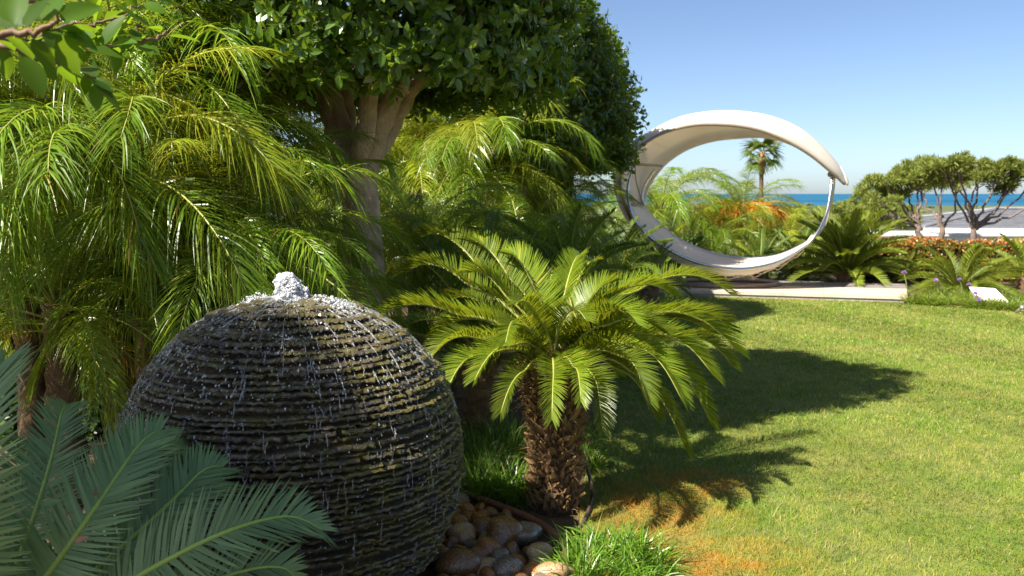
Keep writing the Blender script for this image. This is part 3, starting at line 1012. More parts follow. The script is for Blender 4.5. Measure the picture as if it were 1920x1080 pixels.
# ------------------------------------------------------------------ cobbles round the fountain
def make_stones():
    mats = []
    for nm, a, b, c in (('stone_brown', (.20, .09, .028), (.07, .032, .014), (.34, .17, .06)), ('stone_ochre', (.42, .26, .12), (.24, .12, .045), (.55, .42, .27)),
                        ('stone_grey', (.17, .135, .10), (.06, .048, .036), (.36, .29, .21)), ('stone_rust', (.30, .11, .022), (.13, .048, .014), (.42, .22, .08))):
        m, nt, p, out = new_mat(nm)
        g = nt.nodes.new('ShaderNodeTexCoord')
        oi = nt.nodes.new('ShaderNodeObjectInfo')
        va = nt.nodes.new('ShaderNodeVectorMath'); va.operation = 'ADD'
        nt.links.new(g.outputs['Object'], va.inputs[0])
        sc_ = nt.nodes.new('ShaderNodeVectorMath'); sc_.operation = 'SCALE'; sc_.inputs[0].default_value = (13, 7, 5)
        nt.links.new(oi.outputs['Random'], sc_.inputs['Scale']); nt.links.new(sc_.outputs[0], va.inputs[1])
        n1 = noise(nt, 11, 7, va.outputs[0], .65)
        sp = noise(nt, 60, 3, va.outputs[0], .6)
        col = ramp(nt, n1, [(.38, b), (.5, a), (.62, c)])
        col = mixc(nt, ramp(nt, sp, [(.54, (0, 0, 0)), (.62, (.8, .8, .8))]), col, (.05, .03, .02))
        nt.links.new(col, p.inputs['Base Color'])
        p.inputs['Roughness'].default_value = .22
        p.inputs['Coat Weight'].default_value = .35
        p.inputs['Coat Roughness'].default_value = .1
        bump(nt, n1, .3, .01, p)
        mats.append(m)
    V0, F0 = bead(3)
    meshes = []
    for i in range(6):
        for mi in range(4):
            r = np.random.default_rng(i * 7 + 1)
            k = r.normal(size=(5, 3)); ph = r.uniform(0, 6, 5)
            d = 1 + .115 * sum(np.sin(V0 @ k[j] * 1.4 + ph[j]) for j in range(5))
            meshes.append((MB().add(V0 * d[:, None], F0).mesh('cobble', mats[mi], True), mi))
    # relax stones in the ring
    key = [  # (px, py, size m, material 0 brown 1 ochre 2 grey 3 rust, label)
        (868, 998, .062, 1, 'speckled pale ochre cobble, round, touching the foot of the fountain'),
        (935, 1008, .080, 0, 'large glossy brown cobble in the middle of the stone bed'),
        (905, 1030, .058, 3, 'smooth rust-brown cobble between the speckled one and the large brown one'),
        (985, 1000, .070, 2, 'grey cobble with a pale edge under the rim hose'),
        (862, 1058, .066, 0, 'dark brown flat cobble nearest the foot of the fountain'),
        (955, 1060, .066, 2, 'mottled grey-green cobble at the front of the stone bed'),
        (1010, 1042, .062, 1, 'tan cobble leaning against the rim hose'),
        (1000, 1068, .050, 3, 'rounded two-tone orange and grey cobble at the front'),
        (860, 978, .046, 3, 'orange-brown cobble at the back beside the fountain'),
        (905, 985, .046, 0, 'dark brown cobble at the back below the grass tuft'),
        (818, 1036, .045, 3, 'wet orange cobble pressed against the slate ball'),
        (1048, 1072, .060, 1, 'beige cobble at the outer corner beside the rim hose'),
        (915, 1074, .050, 3, 'reddish cobble at the bottom edge of the picture'),
    ]
    placed = []
    r = random.Random(5)
    def put(c, s, mi, label, group):
        me = [m for m, k in meshes if k == mi][r.randrange(6)]
        o = link('cobble', me)
        o.location = c
        o.rotation_euler = (r.uniform(-.4, .4), r.uniform(-.4, .4), r.uniform(0, 6.28))
        o.scale = (s * r.uniform(1, 1.25), s * r.uniform(.85, 1.0), s * r.uniform(.68, .85))
        tag(o, label, 'stone', group)
        placed.append((c[0], c[1], s))
    for (px, py, s, mi, lb) in key:
        g = G(px, py, .045)
        put((g[0], g[1], s * .62), s, mi, lb, 'cobbles around the fountain')
    tries = 0
    short = ['speckled ochre cobble', 'large glossy brown cobble', 'smooth rust-brown cobble', 'grey cobble with a pale edge', 'dark brown flat cobble', 'mottled grey-green cobble', 'tan leaning cobble',
             'two-tone cobble', 'orange-brown back cobble', 'dark brown back cobble', 'wet orange cobble', 'beige corner cobble', 'reddish front cobble']
    keyp = list(placed)
    used = {}
    while tries < 9000:
        tries += 1
        a = r.uniform(-.75, 1.0); rad = r.uniform(.60, 1.06)
        x, y = FC[0] + cos(a) * rad, FC[1] + sin(a) * rad
        s = r.uniform(.03, .062)
        if rad + s * .8 > 1.09: continue
        if any((x - q[0]) ** 2 + (y - q[1]) ** 2 < ((s + q[2]) * .88) ** 2 for q in placed): continue
        mi = r.randrange(4)
        ki = min(range(len(keyp)), key=lambda q: (keyp[q][0] - x) ** 2 + (keyp[q][1] - y) ** 2)
        dx, dy = x - keyp[ki][0], y - keyp[ki][1]
        wh = ('right of' if dx > 0 else 'left of') if abs(dx) > abs(dy) else ('behind' if dy > 0 else 'in front of')
        szw = 'tiny' if s < .036 else 'small' if s < .047 else 'medium'
        lb = '%s %s cobble %s the %s' % (szw, ('brown', 'ochre', 'grey', 'rusty')[mi], wh, short[ki])
        used[lb] = used.get(lb, 0) + 1
        if used[lb] > 1:
            lb = '%s %s cobble %s the %s, %s one out from it' % (szw, ('brown', 'ochre', 'grey', 'rusty')[mi], wh, short[ki], ('second', 'third', 'fourth', 'fifth', 'sixth', 'seventh')[min(used[lb] - 2, 5)])
        put((x, y, s * .55), s, mi, lb, 'cobbles around the fountain')
    # rim hose
    th = np.linspace(-1.7, 1.9, 70)
    pts = np.stack([FC[0] + np.cos(th) * (1.13 + .012 * np.sin(th * 5)), FC[1] + np.sin(th) * (1.13 + .012 * np.sin(th * 5)), .035 + .008 * np.sin(th * 7)], 1)
    V, fs = tube_data(pts, .019, 8)
    o = MB().add(V, fs).build('rim_hose', plain('rim_hose', (.20, .085, .06), (.13, .055, .04), 12, .45), None, True)
    tag(o, 'reddish brown hose curving along the edge of the cobble bed', 'hose')
    pts = spline([G(1098, 868, .10), G(1108, 905, .14), G(1110, 935, .03), G(1096, 975, .015), G(1085, 990, .01)], 24)
    V, fs = tube_data(pts, .010, 6)
    o = MB().add(V, fs).build('drip_pipe', plain('drip_pipe', (.10, .055, .05), (.06, .035, .03), 12, .5), None, True)
    tag(o, 'thin brown irrigation pipe sticking up at the foot of the big cycad', 'pipe')


make_stones()


# ------------------------------------------------------------------ strap-leaved grass tufts
def tuft(cells, label, mat, n=420, L=(.18, .34), hw=.0032, seed=1, name='grass_tuft', lean=(0, 0), group=None):
    r = np.random.default_rng(seed)
    cells = np.asarray(cells, float)
    c0 = cells[:, :2].mean(0)
    k = r.integers(0, len(cells), n)
    a = r.uniform(0, 2 * pi, n)
    rad = cells[k, 2] * np.sqrt(r.random(n))
    B = np.stack([cells[k, 0] - c0[0] + np.cos(a) * rad, cells[k, 1] - c0[1] + np.sin(a) * rad, np.full(n, .0)], 1)
    az = a + r.normal(0, .8, n)
    tl = np.abs(r.normal(.45, .28, n))
    D = np.stack([np.cos(az) * np.sin(tl) + lean[0], np.sin(az) * np.sin(tl) + lean[1], np.cos(tl)], 1)
    W = nrm(np.cross(D, [0, 0, 1.0]) + r.normal(0, .25, (n, 3)))
    Gv = np.stack([np.cos(az) * .35, np.sin(az) * .35, -np.ones(n)], 1) * r.uniform(.15, .75, n)[:, None]
    V, f_ = strips(B, nrm(D), W, Gv, r.uniform(L[0], L[1], n), hw, [.9, 1, .9, .65, .08], 5)
    o = MB().add(V, f_).build(name, mat)
    o.location = (c0[0], c0[1], 0.002)
    tag(o, label, 'grass tuft', group)
    return o


def gcell(px, py, r): 
    g = G(px, py); return (g[0], g[1], r)


tuft([gcell(905, 930, .13), gcell(935, 915, .13), gcell(965, 940, .08), gcell(890, 880, .14), gcell(930, 860, .15), gcell(900, 830, .15), gcell(960, 830, .15)],
     'dark green strap-leaved grass clump in shade between the fountain and the big cycad', M['tuft'], 1500, (.2, .36), .0034, 3)
tuft([gcell(1105, 1050, .10), gcell(1160, 1040, .11), gcell(1205, 1060, .10), gcell(1140, 1085, .12), gcell(1200, 1100, .10), gcell(1085, 1090, .08)],
     'bright sunlit grass clump at the bottom edge beside the rim hose', M['tuft'], 950, (.14, .26), .0036, 5)
tuft([gcell(1098, 850, .07), gcell(1110, 880, .06), gcell(1095, 820, .08)], 'small grass clump just behind the big cycad trunk on the lawn side', M['tuft'], 300, (.14, .26), .003, 7)


# ------------------------------------------------------------------ broad-leaved trees with clipped crowns
def limb(mb, pts, r0, r1, sides=10, wob=0.0, n=16):
    q = spline(pts, n)
    if wob: q[1:-1] += rng.normal(0, wob, (n - 2, 3))
    mb.add(*tube_data(q, np.linspace(r0, r1, n), sides))


def crown_leaves(c, rad, n_twigs, per, leaf, seed, bottom=-1.0, shell=.28, lump=.10, box=2.0):
    """twigs over an ellipsoid shell; returns leaf bases, directions, normals, lengths and twig lines"""
    r = np.random.default_rng(seed)
    u = nrm(r.normal(size=(n_twigs * 2, 3)))
    u = u[u[:, 2] > bottom - .25][:n_twigs]
    n = len(u)
    k = r.normal(size=(7, 3)) * 3.0; ph = r.uniform(0, 6, 7)
    d = 1 + lump * sum(np.sin(u @ k[j] + ph[j]) for j in range(7)) / 2.2
    depth = 1 - shell * np.abs(r.normal(0, .5, n))
    rh = np.hypot(u[:, 0], u[:, 1])
    sup = 1 / (rh ** box + np.abs(u[:, 2]) ** box) ** (1 / box)
    p = u * (d * depth * sup)[:, None]
    p[:, 2] = np.maximum(p[:, 2], bottom + r.uniform(0, .10, n))
    base = c + p * rad
    out = nrm(u / np.asarray(rad))
    tw = nrm(out * 1.0 + r.normal(0, .55, (n, 3)) + [0, 0, .25])
    tl = r.uniform(1.2, 2.6, n) * leaf
    j = np.arange(per)
    f = (j + .6) / per
    B = base[:, None, :] + tw[:, None, :] * (tl[:, None] * f[None, :])[..., None]
    a = r.uniform(0, 6.28, n)[:, None] + j[None, :] * 2.4
    s1 = nrm(np.cross(tw, [.31, .22, .93])); s2 = np.cross(tw, s1)
    rd = s1[:, None, :] * np.cos(a)[..., None] + s2[:, None, :] * np.sin(a)[..., None]
    D = nrm(rd * 1.0 + tw[:, None, :] * (.35 + .5 * f)[None, :, None] + r.normal(0, .22, (n, per, 3)))
    N = nrm(tw[:, None, :] * .5 + out[:, None, :] * 1.2 + np.array([0, 0, .25]) + r.normal(0, .35, (n, per, 3)))
    L = leaf * r.uniform(.65, 1.15, (n, per))
    return B.reshape(-1, 3), D.reshape(-1, 3), N.reshape(-1, 3), L.ravel(), base, tw, tl


def twigs_mesh(base, tw, tl, back=.12):
    n = len(base)
    side = nrm(np.cross(tw, rand_unit(n)))
    return strips(base - tw * back, tw, side, tw * 0, tl + back, .0022, [1, .6], 1)


def ficus(label, base, heart, c, rad, n_twigs, per, leaf, seed, bottom, mat, trunk_r, pick=0, stems=5, own=None, group='clipped evergreen trees with dense round crowns', wratio=.48, shell=.28, lump=.10, box=2.0):
    base = np.asarray(base, float)
    root = empty('ficus_tree', tuple(base))
    tag(root, label, 'tree', group)
    c = np.asarray(c, float) - base
    heart = np.asarray(heart, float) - base
    mb = MB()
    limb(mb, [(0, 0, -.1), (heart * [.15, .15, .33]) + [0, 0, 0], heart * [.6, .6, .7], heart], trunk_r * 1.3, trunk_r * .98, 16, 0, 14)
    r = random.Random(seed)
    for i in range(stems):
        a = 6.283 * i / stems + r.uniform(-.3, .3) + seed * .7
        e = c + np.array([cos(a) * rad[0] * .55, sin(a) * rad[1] * .55, r.uniform(-.2, .3) * rad[2]])
        m = heart * .5 + e * .5 + np.array([cos(a), sin(a), 0]) * .05
        limb(mb, [heart - [0, 0, .08], heart + (m - heart) * .5 + [0, 0, -.02], m, e], trunk_r * r.uniform(.55, .75), trunk_r * .22, 9, .008, 14)
        for q in range(3):
            e2 = e + np.array([r.uniform(-.4, .4) * rad[0], r.uniform(-.4, .4) * rad[1], r.uniform(-.1, .5) * rad[2]])
            limb(mb, [m, (m + e2) / 2 + [0, 0, .05], e2], trunk_r * .22, trunk_r * .06, 6, .01, 9)
    for pts, r0, r1 in (own or []):
        limb(mb, [np.asarray(q) - base for q in pts], r0, r1, 14, .006, 20)
    mb.build('trunk', M['bark_ficus'], root, True)
    B, D, N, L, tb, tw, tl = crown_leaves(c, np.asarray(rad), n_twigs, per, leaf, seed, bottom, shell, lump, box)
    tag(MB().add(*twigs_mesh(tb, tw, tl)).build('twigs', M['twig'], root), kind='stuff')
    keep = np.ones(len(B), bool)
    if pick:
        # the leaves that show largest: nearest the lens and in its view
        W_ = B + base
        dv = W_ - np.array([0, 0, CAMZ])
        zc = dv[:, 1] * cos(PITCH) - dv[:, 2] * sin(PITCH)
        py = 540 - F * (dv[:, 1] * sin(PITCH) + dv[:, 2] * cos(PITCH)) / zc
        px = 960 + F * dv[:, 0] / zc
        ok = (py > 0) & (py < 330) & (px > 300) & (px < 1150)
        idx = np.where(ok)[0]
        idx = idx[np.argsort(zc[idx])][:pick]
        keep[idx] = False
        from mathutils import Matrix
        lm = []
        for q in range(5):
            V, fs = leaf_data(np.zeros((1, 3)), np.array([[1., 0, 0]]), np.array([[0, 0, 1.]]), 1.0, wratio * (.9 + .05 * q), .2 + .05 * q, .05 + .05 * q)
            lm.append(MB().add(V, fs).mesh('leaf', mat))
        for q, i in enumerate(idx):
            d = nrm(D[i]); s = nrm(np.cross(N[i], d)); nn = np.cross(d, s)
            o = link('leaf', lm[q % 5], root)
            o.matrix_local = Matrix([[d[k] * L[i], s[k] * L[i], nn[k] * L[i], B[i][k]] for k in range(3)] + [[0, 0, 0, 1]])
    V, fs = leaf_data(B[keep], D[keep], N[keep], L[keep], L[keep] * wratio, .25, .12)
    tag(MB().add(V, fs).build('crown', mat, root), kind='stuff')
    return root


# the near tree, its stem behind the fountain
T1 = np.array([-.93, 5.75, 0.0])
ficus('nearest clipped tree with a pale forked trunk and large glossy leaves, behind the fountain', T1, P(672, 318, 5.85), (-0.80, 5.72, 3.22), (1.24, 1.33, 1.5), 6400, 9, .083, 31, -.62, M['ficus'], .12, 300, 3, shell=.40, lump=.12, box=3.0,
      own=[([P(668, 350, 5.85), P(690, 290, 5.8), P(712, 230, 5.75), P(742, 165, 5.7), P(800, 60, 5.65)], .108, .055),
           ([P(672, 350, 5.9), P(650, 300, 5.88), P(628, 250, 5.9), P(612, 180, 5.9), P(560, 60, 5.8)], .092, .046),
           ([P(668, 330, 5.95), P(655, 270, 6.0), P(652, 200, 6.0), P(640, 60, 6.0)], .072, .04),
           ([P(664, 345, 5.8), P(640, 318, 5.7), P(622, 322, 5.65)], .055, .032)])
T2 = np.array([.08, 10.5, 0.0])
ficus('second clipped tree, its dome-shaped crown standing against the sky', T2, (.06, 10.5, 1.7), (-.04, 10.5, 2.62), (1.27, 1.3, 1.6), 5600, 8, .088, 33, -.45, M['ficus_far'], .11, 0, 5, shell=.3, lump=.08)
T3 = np.array([.80, 13.2, 0.0])
ficus('third clipped tree just peeping out behind the dome-shaped crown', T3, (.80, 13.2, 1.8), (.70, 13.2, 2.75), (1.0, 1.0, 1.25), 2600, 8, .095, 35, -.5, M['ficus_far'], .10, 0, 5, shell=.3, lump=.10)


def near_tree():
    """tree at the left of the camera whose twigs hang into the picture and whose crown shades the fountain"""
    base = np.array([-4.9, -.05, 0.0])
    root = empty('ficus_tree', tuple(base))
    tag(root, 'near tree at the left whose leafy branches hang into the upper corner', 'tree', 'clipped evergreen trees with dense round crowns')
    mb = MB()
    limb(mb, [(0, 0, -.1), (.05, .03, 1.4), (.02, .05, 2.8), (0, .1, 4.2)], .17, .11, 14, 0, 16)
    for (x, y, z) in ((.7, -.3, 5.3), (-.7, .5, 5.2), (.3, .8, 5.3), (-.2, -.8, 5.3), (.7, .5, 5.0), (-.8, -.4, 5.0)):
        limb(mb, [(0, .1, 4.0), (x * .4 + .03, y * .4, 4.5), (x, y, z)], .075, .02, 9, .01, 12)
    limb(mb, [(.05, .03, 1.4), (1.4, .6, 1.95), (2.7, 1.2, 2.0), tuple(P(-150, 60, 1.75) - base)], .06, .016, 9, .01, 18)
    mb.build('trunk', M['bark_ficus'], root, True)
    B, D, N, L, tb, tw, tl = crown_leaves(np.array([.0, .1, 5.1]), np.array([1.22, 1.22, .95]), 2100, 8, .115, 41, -.85, .5, .12)
    W_ = B + base
    # keep this mass out of the picture: only the branches hang into it
    dv = W_ - np.array([0, 0, CAMZ])
    zc = dv[:, 1] * cos(PITCH) - dv[:, 2] * sin(PITCH)
    px = 960 + F * dv[:, 0] / np.maximum(zc, .05)
    keep = (zc < .1) | (px < -70)
    V, fs = leaf_data(B[keep], D[keep], N[keep], L[keep], L[keep] * .5, .22, .12)
    tag(MB().add(V, fs).build('crown', M['ficus'], root), kind='stuff')
    # branches that hang into the picture
    lines = [
        ([(-150, 60, 1.75), (0, 74, 1.8), (82, 84, 1.9), (168, 93, 2.0), (212, 87, 2.05), (277, 75, 2.1), (312, 58, 2.15)], .0085, .003, 22),
        ([(-150, 60, 1.75), (0, 84, 1.7), (60, 106, 1.72), (115, 119, 1.75), (162, 136, 1.78), (176, 152, 1.8)], .0075, .002, 12),
        ([(-100, 90, 1.5), (0, 66, 1.5), (60, 60, 1.5), (100, 44, 1.5), (110, 20, 1.5)], .008, .003, 9),
        ([(60, 80, 1.85), (130, 46, 2.0), (170, 48, 2.05), (220, 34, 2.1), (262, 10, 2.15)], .006, .002, 16),
        ([(-60, 40, 2.1), (60, 5, 2.2), (160, -15, 2.3), (260, -30, 2.35), (330, -40, 2.4)], .008, .003, 16),
        ([(240, 77, 2.07), (256, 58, 2.1), (262, 40, 2.1)], .0035, .0015, 5),
    ]
    bm_ = MB()
    tips = []
    r = random.Random(9)
    lm = []
    for q in range(6):
        n = 1
        V, fs = broad_leaf(.52 + .03 * (q % 3), .16 + .06 * (q % 3), .08 + .07 * (q // 3))
        lm.append(MB().add(V, fs).mesh('leaf', M['ficus_near'], True))
    from mathutils import Matrix
    for pts, r0, r1, nleaf in lines:
        q = spline([P(*p_) - base for p_ in pts], 26)
        q[2:-1] += rng.normal(0, .003, (23, 3))
        limb_pts = q
        bm = MB().add(*tube_data(q, np.linspace(r0, r1, 26), 7))
        bm.build('branch', M['twig'], root, True)
        t = nrm(np.gradient(q, axis=0))
        for i in range(nleaf):
            k = int(4 + 21 * (i + r.random()) / nleaf); k = min(k, 25)
            s = nrm(np.cross(t[k], rand_unit(1)[0]))
            d = nrm(s * .8 + t[k] * r.uniform(.1, .8) + np.array([0, 0, r.uniform(-.9, .35)]))
            nn = nrm(np.array([r.uniform(-.7, .7), r.uniform(-.9, .2), 1.0]))
            sd = nrm(np.cross(nn, d)); nn = np.cross(d, sd)
            Ls = r.uniform(.05, .09)
            o = link('leaf', lm[r.randrange(6)], root)
            b = q[k] + d * .012
            o.matrix_local = Matrix([[d[a] * Ls, sd[a] * Ls, nn[a] * Ls, b[a]] for a in range(3)] + [[0, 0, 0, 1]])
    # the big leaves right in the corner: base pixel, tip pixel, depth
    for (b0, t0, L_) in (((115, 40, 1.45), (188, 0, 1.5), 0), ((40, 48, 1.3), (-30, 10, 1.32), 0), ((52, 50, 1.4), (76, -14, 1.45), 0), ((28, 46, 1.25), (20, -30, 1.28), 0),
                         ((85, 52, 1.5), (98, 90, 1.5), 0), ((125, 45, 1.5), (160, 105, 1.55), 0), ((60, 75, 1.6), (98, 120, 1.62), 0), ((172, 150, 1.8), (212, 160, 1.8), 0),
                         ((165, 138, 1.8), (158, 178, 1.8), 0), ((-5, 105, 1.6), (-12, 140, 1.6), 0), ((270, 8, 2.0), (312, 20, 2.0), 0), ((90, 40, 1.45), (110, -20, 1.5), 0), ((100, 60, 1.55), (118, 112, 1.55), 0)):
        a, e = P(*b0) - base, P(*t0) - base
        d = e - a; Ls = np.linalg.norm(d); d = d / Ls
        nn = nrm(np.array([r.uniform(-.3, .3), -.75, .55]))
        sd = nrm(np.cross(nn, d)); nn = np.cross(d, sd)
        o = link('leaf', lm[r.randrange(6)], root)
        o.matrix_local = Matrix([[d[k] * Ls, sd[k] * Ls, nn[k] * Ls, a[k]] for k in range(3)] + [[0, 0, 0, 1]])


def broad_leaf(w, fold, curl, n=9):
    t = np.linspace(0, 1, n)
    hw = .5 * w * np.sin(pi * t ** .8) ** .75
    hw[0] = .012; hw[-1] = .004
    rows = []
    for a, h_ in zip(t, hw):
        z = -curl * a * a
        rows += [(a, -h_, z + fold * h_), (a, -h_ * .5, z + fold * h_ * .4), (a, 0, z), (a, h_ * .5, z + fold * h_ * .4), (a, h_, z + fold * h_)]
    fs = [(i * 5 + k, i * 5 + k + 1, (i + 1) * 5 + k + 1, (i + 1) * 5 + k) for i in range(n - 1) for k in range(4)]
    return np.array(rows), np.array(fs)


M['ficus_near'] = leaf_mat('ficus_near_leaf', [(0, (.06, .13, .008)), (1, (.06, .13, .008))], (.34, .52, .02), .5, .5, .25, .9)
near_tree()


# ------------------------------------------------------------------ palms
def palms():
    palm(30, 250, 4.7, 'feathery date palm at the far left edge, its fronds hanging in shade', 40, 1.05, seed=2, golds=.12)
    palm(255, 170, 5.2, 'tall feathery date palm with yellow-green sunlit top left of the near tree', 46, 1.0, seed=5, golds=.4)
    palm(200, 330, 4.7, 'feathery date palm whose long fronds cascade towards the fountain jet', 44, 1.1, seed=8, golds=.2)
    palm(440, 470, 4.8, 'feathery date palm drooping right behind the bubbling top of the fountain', 40, .80, seed=13, golds=.12)
    palm(110, 570, 4.5, 'low date palm with one withered orange frond beside its stout trunk at the left', 26, .72, seed=17, dead=2, trunk_r=.07)
    palm(170, 120, 6.4, 'pale sunlit date palm at the back left under the hanging branches', 40, 1.1, seed=19, golds=.5)
    palm(455, 200, 6.9, 'golden date palm at the back partly hidden by the near tree stems', 34, 1.0, seed=23, golds=.5)
    palm(780, 455, 7.6, 'date palm immediately right of the pale forked trunk', 40, .8, seed=29, golds=.12)
    palm(885, 310, 9.3, 'golden-topped date palm under the crown of the near tree', 46, 1.1, seed=31, golds=.35)
    palm(785, 315, 9.5, 'sunlit date palm glowing just right of the near tree stems', 46, 1.1, seed=71, golds=.35)
    palm(985, 480, 7.9, 'glossy low date palm behind the big cycad', 34, .72, seed=37)
    palm(1050, 440, 10.4, 'date palm below the dome-shaped tree beside the lounger', 38, .78, seed=41, golds=.2)
    palm(850, 500, 7.0, 'dark shaded date palm low behind the left fronds of the big cycad', 30, .7, seed=43)
    palm(1030, 365, 12.6, 'date palm at the back between the two clipped trees', 34, .85, seed=47, golds=.2)


palms()


def hedge(name, label, x0, x1, y, dep, h, mat, n, leaf, seed, z0=0.0, cat='hedge', top_mat=None, ang=0.0, inner=True):
    r = np.random.default_rng(seed)
    c = np.array([(x0 + x1) / 2, y])
    zb = float(ground_z(c[0], c[1])) if z0 is None else z0
    root = empty(name, (c[0], c[1], zb), ang)
    w = x1 - x0
    def shell(n, top):
        u = r.uniform(-w / 2, w / 2, n); a = r.uniform(0, 1, n)
        lum = .12 * np.sin(u * 2.1 + 1) + .1 * np.sin(u * 5.3) + r.normal(0, .07, n)
        if top:
            v = r.uniform(-dep / 2, dep / 2, n); z = h + lum * h * .35 - np.abs(r.normal(0, .09, n))
            nn = np.array([0, 0, 1.0]) + r.normal(0, .5, (n, 3))
        else:
            sd = np.where(r.random(n) < .8, -1, 1)
            v = sd * (dep / 2 + lum * .3 - np.abs(r.normal(0, .10, n))); z = a * h
            nn = np.stack([r.normal(0, .5, n), sd * np.ones(n), r.normal(.4, .5, n)], 1)
        return np.stack([u, v, z], 1), nrm(nn)
    for top, k, m in ((False, int(n * .6), mat), (True, int(n * .4), top_mat or mat)):
        B, N = shell(k, top)
        D = nrm(np.cross(N, rand_unit(k)) + N * .3 + [0, 0, .2])
        V, fs = leaf_data(B, D, N, leaf * r.uniform(.7, 1.2, k), leaf * .5, .2, .1)
        tag(MB().add(V, fs).build('foliage' if not top else 'top_foliage', m, root), kind='stuff')
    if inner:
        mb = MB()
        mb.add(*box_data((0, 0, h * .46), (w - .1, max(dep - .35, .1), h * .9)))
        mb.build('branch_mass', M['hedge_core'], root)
    tag(root, label, cat)
    return root


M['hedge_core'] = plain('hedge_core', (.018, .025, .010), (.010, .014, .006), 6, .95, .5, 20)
hedge('tall_hedge', 'dark evergreen hedge closing the garden behind the palms', -11.0, 0.9, 13.0, 1.2, 2.1, M['hedge'], 16000, .10, 3)
hedge('tall_hedge', 'dark shrub border behind the low palms at the far left', -5.6, -1.75, 5.9, .8, 1.45, M['hedge'], 9000, .085, 5, ang=.12)
hedge('tall_hedge', 'dark hedge continuing behind the lounger and the dome-shaped tree', .3, 3.6, 17.2, 1.0, .75, M['hedge'], 5000, .10, 8)
hedge('low_hedge', 'clipped red-tipped hedge in front of the white house wall', 6.4, 13.5, 16.6, 1.0, .72, M['photinia_green'], 14000, .07, 9, top_mat=M['photinia'])


# ------------------------------------------------------------------ far beds: cycads and palms behind the terrace
def far_beds():
    cycad(905, 660, 5.9, 'shaded sago cycad half hidden behind the big one and the fountain', 24, .95, 'cycad_dark', 3)
    cycad(1065, 545, 7.6, 'dark sago cycad straight behind the upright fronds of the big one', 26, .8, 'cycad_dark', 5)
    cycad(1155, 515, 9.4, 'dark sago cycad left of the lounger foot', 26, .68, 'cycad_dark', 7)
    cycad(1215, 530, 11.6, 'dark sago cycad at the left end of the terrace', 26, .6, 'cycad_dark', 9)
    cycad(1290, 492, 17.0, 'dark sago cycad seen through the left of the lounger ring', 28, .85, 'cycad_dark', 11)
    cycad(1425, 505, 16.4, 'sago cycad seen above the lounger bed', 26, .8, 'cycad_dark', 13)
    cycad(1588, 512, 15.6, 'tall upright yellow-green sago cycad at the back right of the terrace', 64, 1.2, 'cycad_far', 15, upright=True)
    cycad(1800, 548, 14.2, 'wide sago cycad behind the pale stone block', 40, .92, 'cycad_far', 17, flat=1.2)
    cycad(1500, 505, 16.6, 'low dark sago cycad between lounger bed and upright cycad', 24, .95, 'cycad_dark', 19)
    cycad(1700, 512, 16.0, 'smaller sago cycad between the upright one and the wide one', 22, .5, 'cycad_far', 21)
    cycad(1925, 520, 15.0, 'sago cycad at the right edge of the picture', 26, .9, 'cycad_far', 23)
    g2 = 'date palms beyond the terrace'
    palm(1238, 400, 18.0, 'dark date palm behind the left side of the lounger ring', 34, 1.35, seed=53, group=g2)
    p = palm(1392, 408, 19.0, 'date palm with hanging orange flower sprays framed by the lounger', 32, 1.3, seed=59, group=g2, golds=.55)
    # orange sprays
    r = random.Random(3)
    h = P(1392, 408, 19.0)[2] - p.location[2]
    mo = leaf_mat('orange_spray', [(0, (.55, .24, .02)), (1, (.70, .36, .04))], (.8, .35, .03), .3, .5, .3)
    for i in range(16):
        az = r.uniform(pi, 2 * pi) if i < 13 else r.uniform(0, pi)
        c = arc(r.uniform(.7, 1.15), 66, -55, 10, 1.0)
        n = 110
        k = rng.integers(5, 10, n)
        V, f_ = strips(c[k], nrm(rng.normal(0, .5, (n, 3)) + [.4, 0, -.6]), nrm(rng.normal(size=(n, 3))), np.tile([0, 0, -.5], (n, 1)), rng.uniform(.2, .45, n), .011, [1, .8, .2], 2)
        mb = MB().add(*tube_data(c, .012, 5)).add(V, f_)
        o = mb.build('flower_spray', mo, p)
        o.location = (0, 0, h - .02); o.rotation_euler = (0, 0, az)
    palm(1478, 455, 18.2, 'smaller yellow-green date palm right of the one with orange sprays', 30, 1.0, seed=61, group=g2, golds=.6)
    palm(1345, 452, 17.8, 'low date palm just left of the one with orange sprays', 26, .95, seed=67, group=g2, golds=.2)


far_beds()


